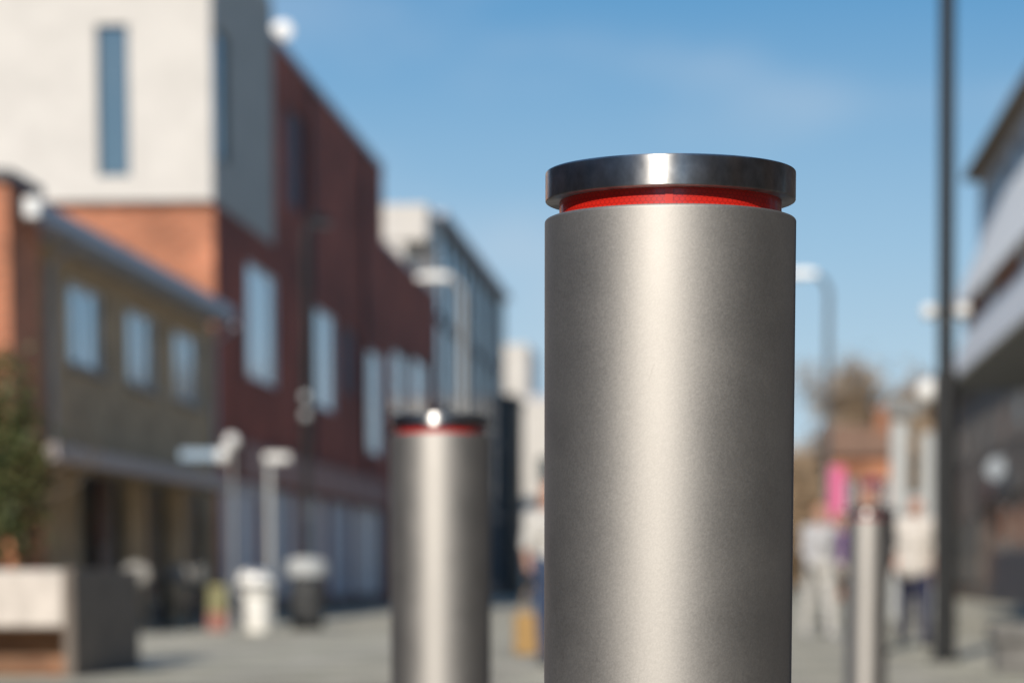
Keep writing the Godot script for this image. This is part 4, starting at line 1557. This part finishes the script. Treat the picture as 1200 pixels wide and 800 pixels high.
	t.set_meta("hand", X * (J.wril + (J.wril - J.elbl).normalized() * 0.11))
	t.set_meta("hand_r", X * (J.wrir + (J.wrir - J.elbr).normalized() * 0.11))
	return t

func people() -> void:
	person(Vector3(2.12, 0, -30.9), 0.05, 1.68, "person in cream shirt and navy jeans walking by the black lamp column", {"stride": 0.42, "arml": 0.05, "bendl": 0.35, "armr": -0.15, "bendr": 0.5}, {"top": Color(0.84, 0.78, 0.71), "top_name": "cream", "leg": Color(0.025, 0.03, 0.075), "leg_name": "navy", "hair": Color(0.34, 0.33, 0.32), "hair_name": "grey", "long": false, "bulk": 0.028})
	var w := person(Vector3(-1.53, 0, -24.0), 0.3, 1.60, "person in white top and blue jeans half hidden by the sharp bollard", {"stride": -0.35, "armr": 0.1, "bendr": 0.1, "curlr": 1.6}, {"top": Color(0.74, 0.72, 0.68), "top_name": "white", "leg": Color(0.055, 0.085, 0.16), "leg_name": "denim", "hair": Color(0.24, 0.11, 0.05), "hair_name": "auburn", "female": true, "hair_long": true, "long": false})
	var hp: Vector3 = w.position + w.get_meta("hand_r")
	w.remove_meta("hand"); w.remove_meta("hand_r")
	var b := thing("shopping_bag", "yellow paper shopping bag hanging from the hand of the person in white", "bag", Vector3(hp.x, hp.y - 0.62, hp.z))
	var yel := mat("yellow paper", Color(0.50, 0.31, 0.12), 0.8, 0.15, 3.0)
	var st := mb()
	var c := Vector3(hp.x, hp.y - 0.43, hp.z)
	cbox(st, Transform3D(Basis(Vector3.UP, 0.4), c), Vector3(0.28, 0.36, 0.11), 0.01)
	part(st, "bag_body", yel, b)
	var bx := Basis(Vector3.UP, 0.4)
	for s in [-1.0, 1.0]:
		st = mb()
		var off := bx * Vector3(0, 0, 0.05 * s)
		tube(st, [c + off + bx * Vector3(-0.07, 0.17, 0), c + off * 0.6 + bx * Vector3(-0.05, 0.34, 0), hp + bx * Vector3(0, -0.005, 0), c + off * 0.6 + bx * Vector3(0.05, 0.34, 0), c + off + bx * Vector3(0.07, 0.17, 0)], [0.005, 0.005, 0.005, 0.005, 0.005], 6)
		part(st, "handle", yel, b)
	person(Vector3(1.22, 0, -35.5), 0.4, 1.70, "person in pale grey top and white trousers near the pink banner", {"stride": 0.3}, {"top": Color(0.62, 0.62, 0.64), "top_name": "pale grey", "leg": Color(0.62, 0.60, 0.56), "leg_name": "white", "hair": Color(0.36, 0.17, 0.07), "hair_name": "ginger", "female": true, "shoe": Color(0.4, 0.4, 0.4)})
	person(Vector3(1.56, 0, -37.0), -0.5, 1.64, "person in purple top and cream trousers next to the one in grey", {"stride": -0.3}, {"top": Color(0.20, 0.09, 0.27), "top_name": "purple", "leg": Color(0.55, 0.50, 0.42), "leg_name": "cream trousers", "hair": Color(0.07, 0.045, 0.03), "hair_name": "brown", "female": true, "hair_long": true})
	person(Vector3(1.49, 0, -28.2), 0.2, 1.72, "person in dark coat and plum hat standing behind a bollard", {"stride": 0.15}, {"top": Color(0.035, 0.035, 0.045), "top_name": "dark", "leg": Color(0.03, 0.03, 0.035), "leg_name": "black", "hair": Color(0.05, 0.03, 0.025), "hair_name": "dark", "hat": Color(0.22, 0.03, 0.11), "coat": true})
	for n in get_children():
		for k in ["hand", "hand_r"]:
			if n.has_meta(k):
				n.remove_meta(k)

func _ready() -> void:
	setup_view()
	ground()
	left_side()
	right_side()
	vegetation()
	bollards()
	furniture()
	people()
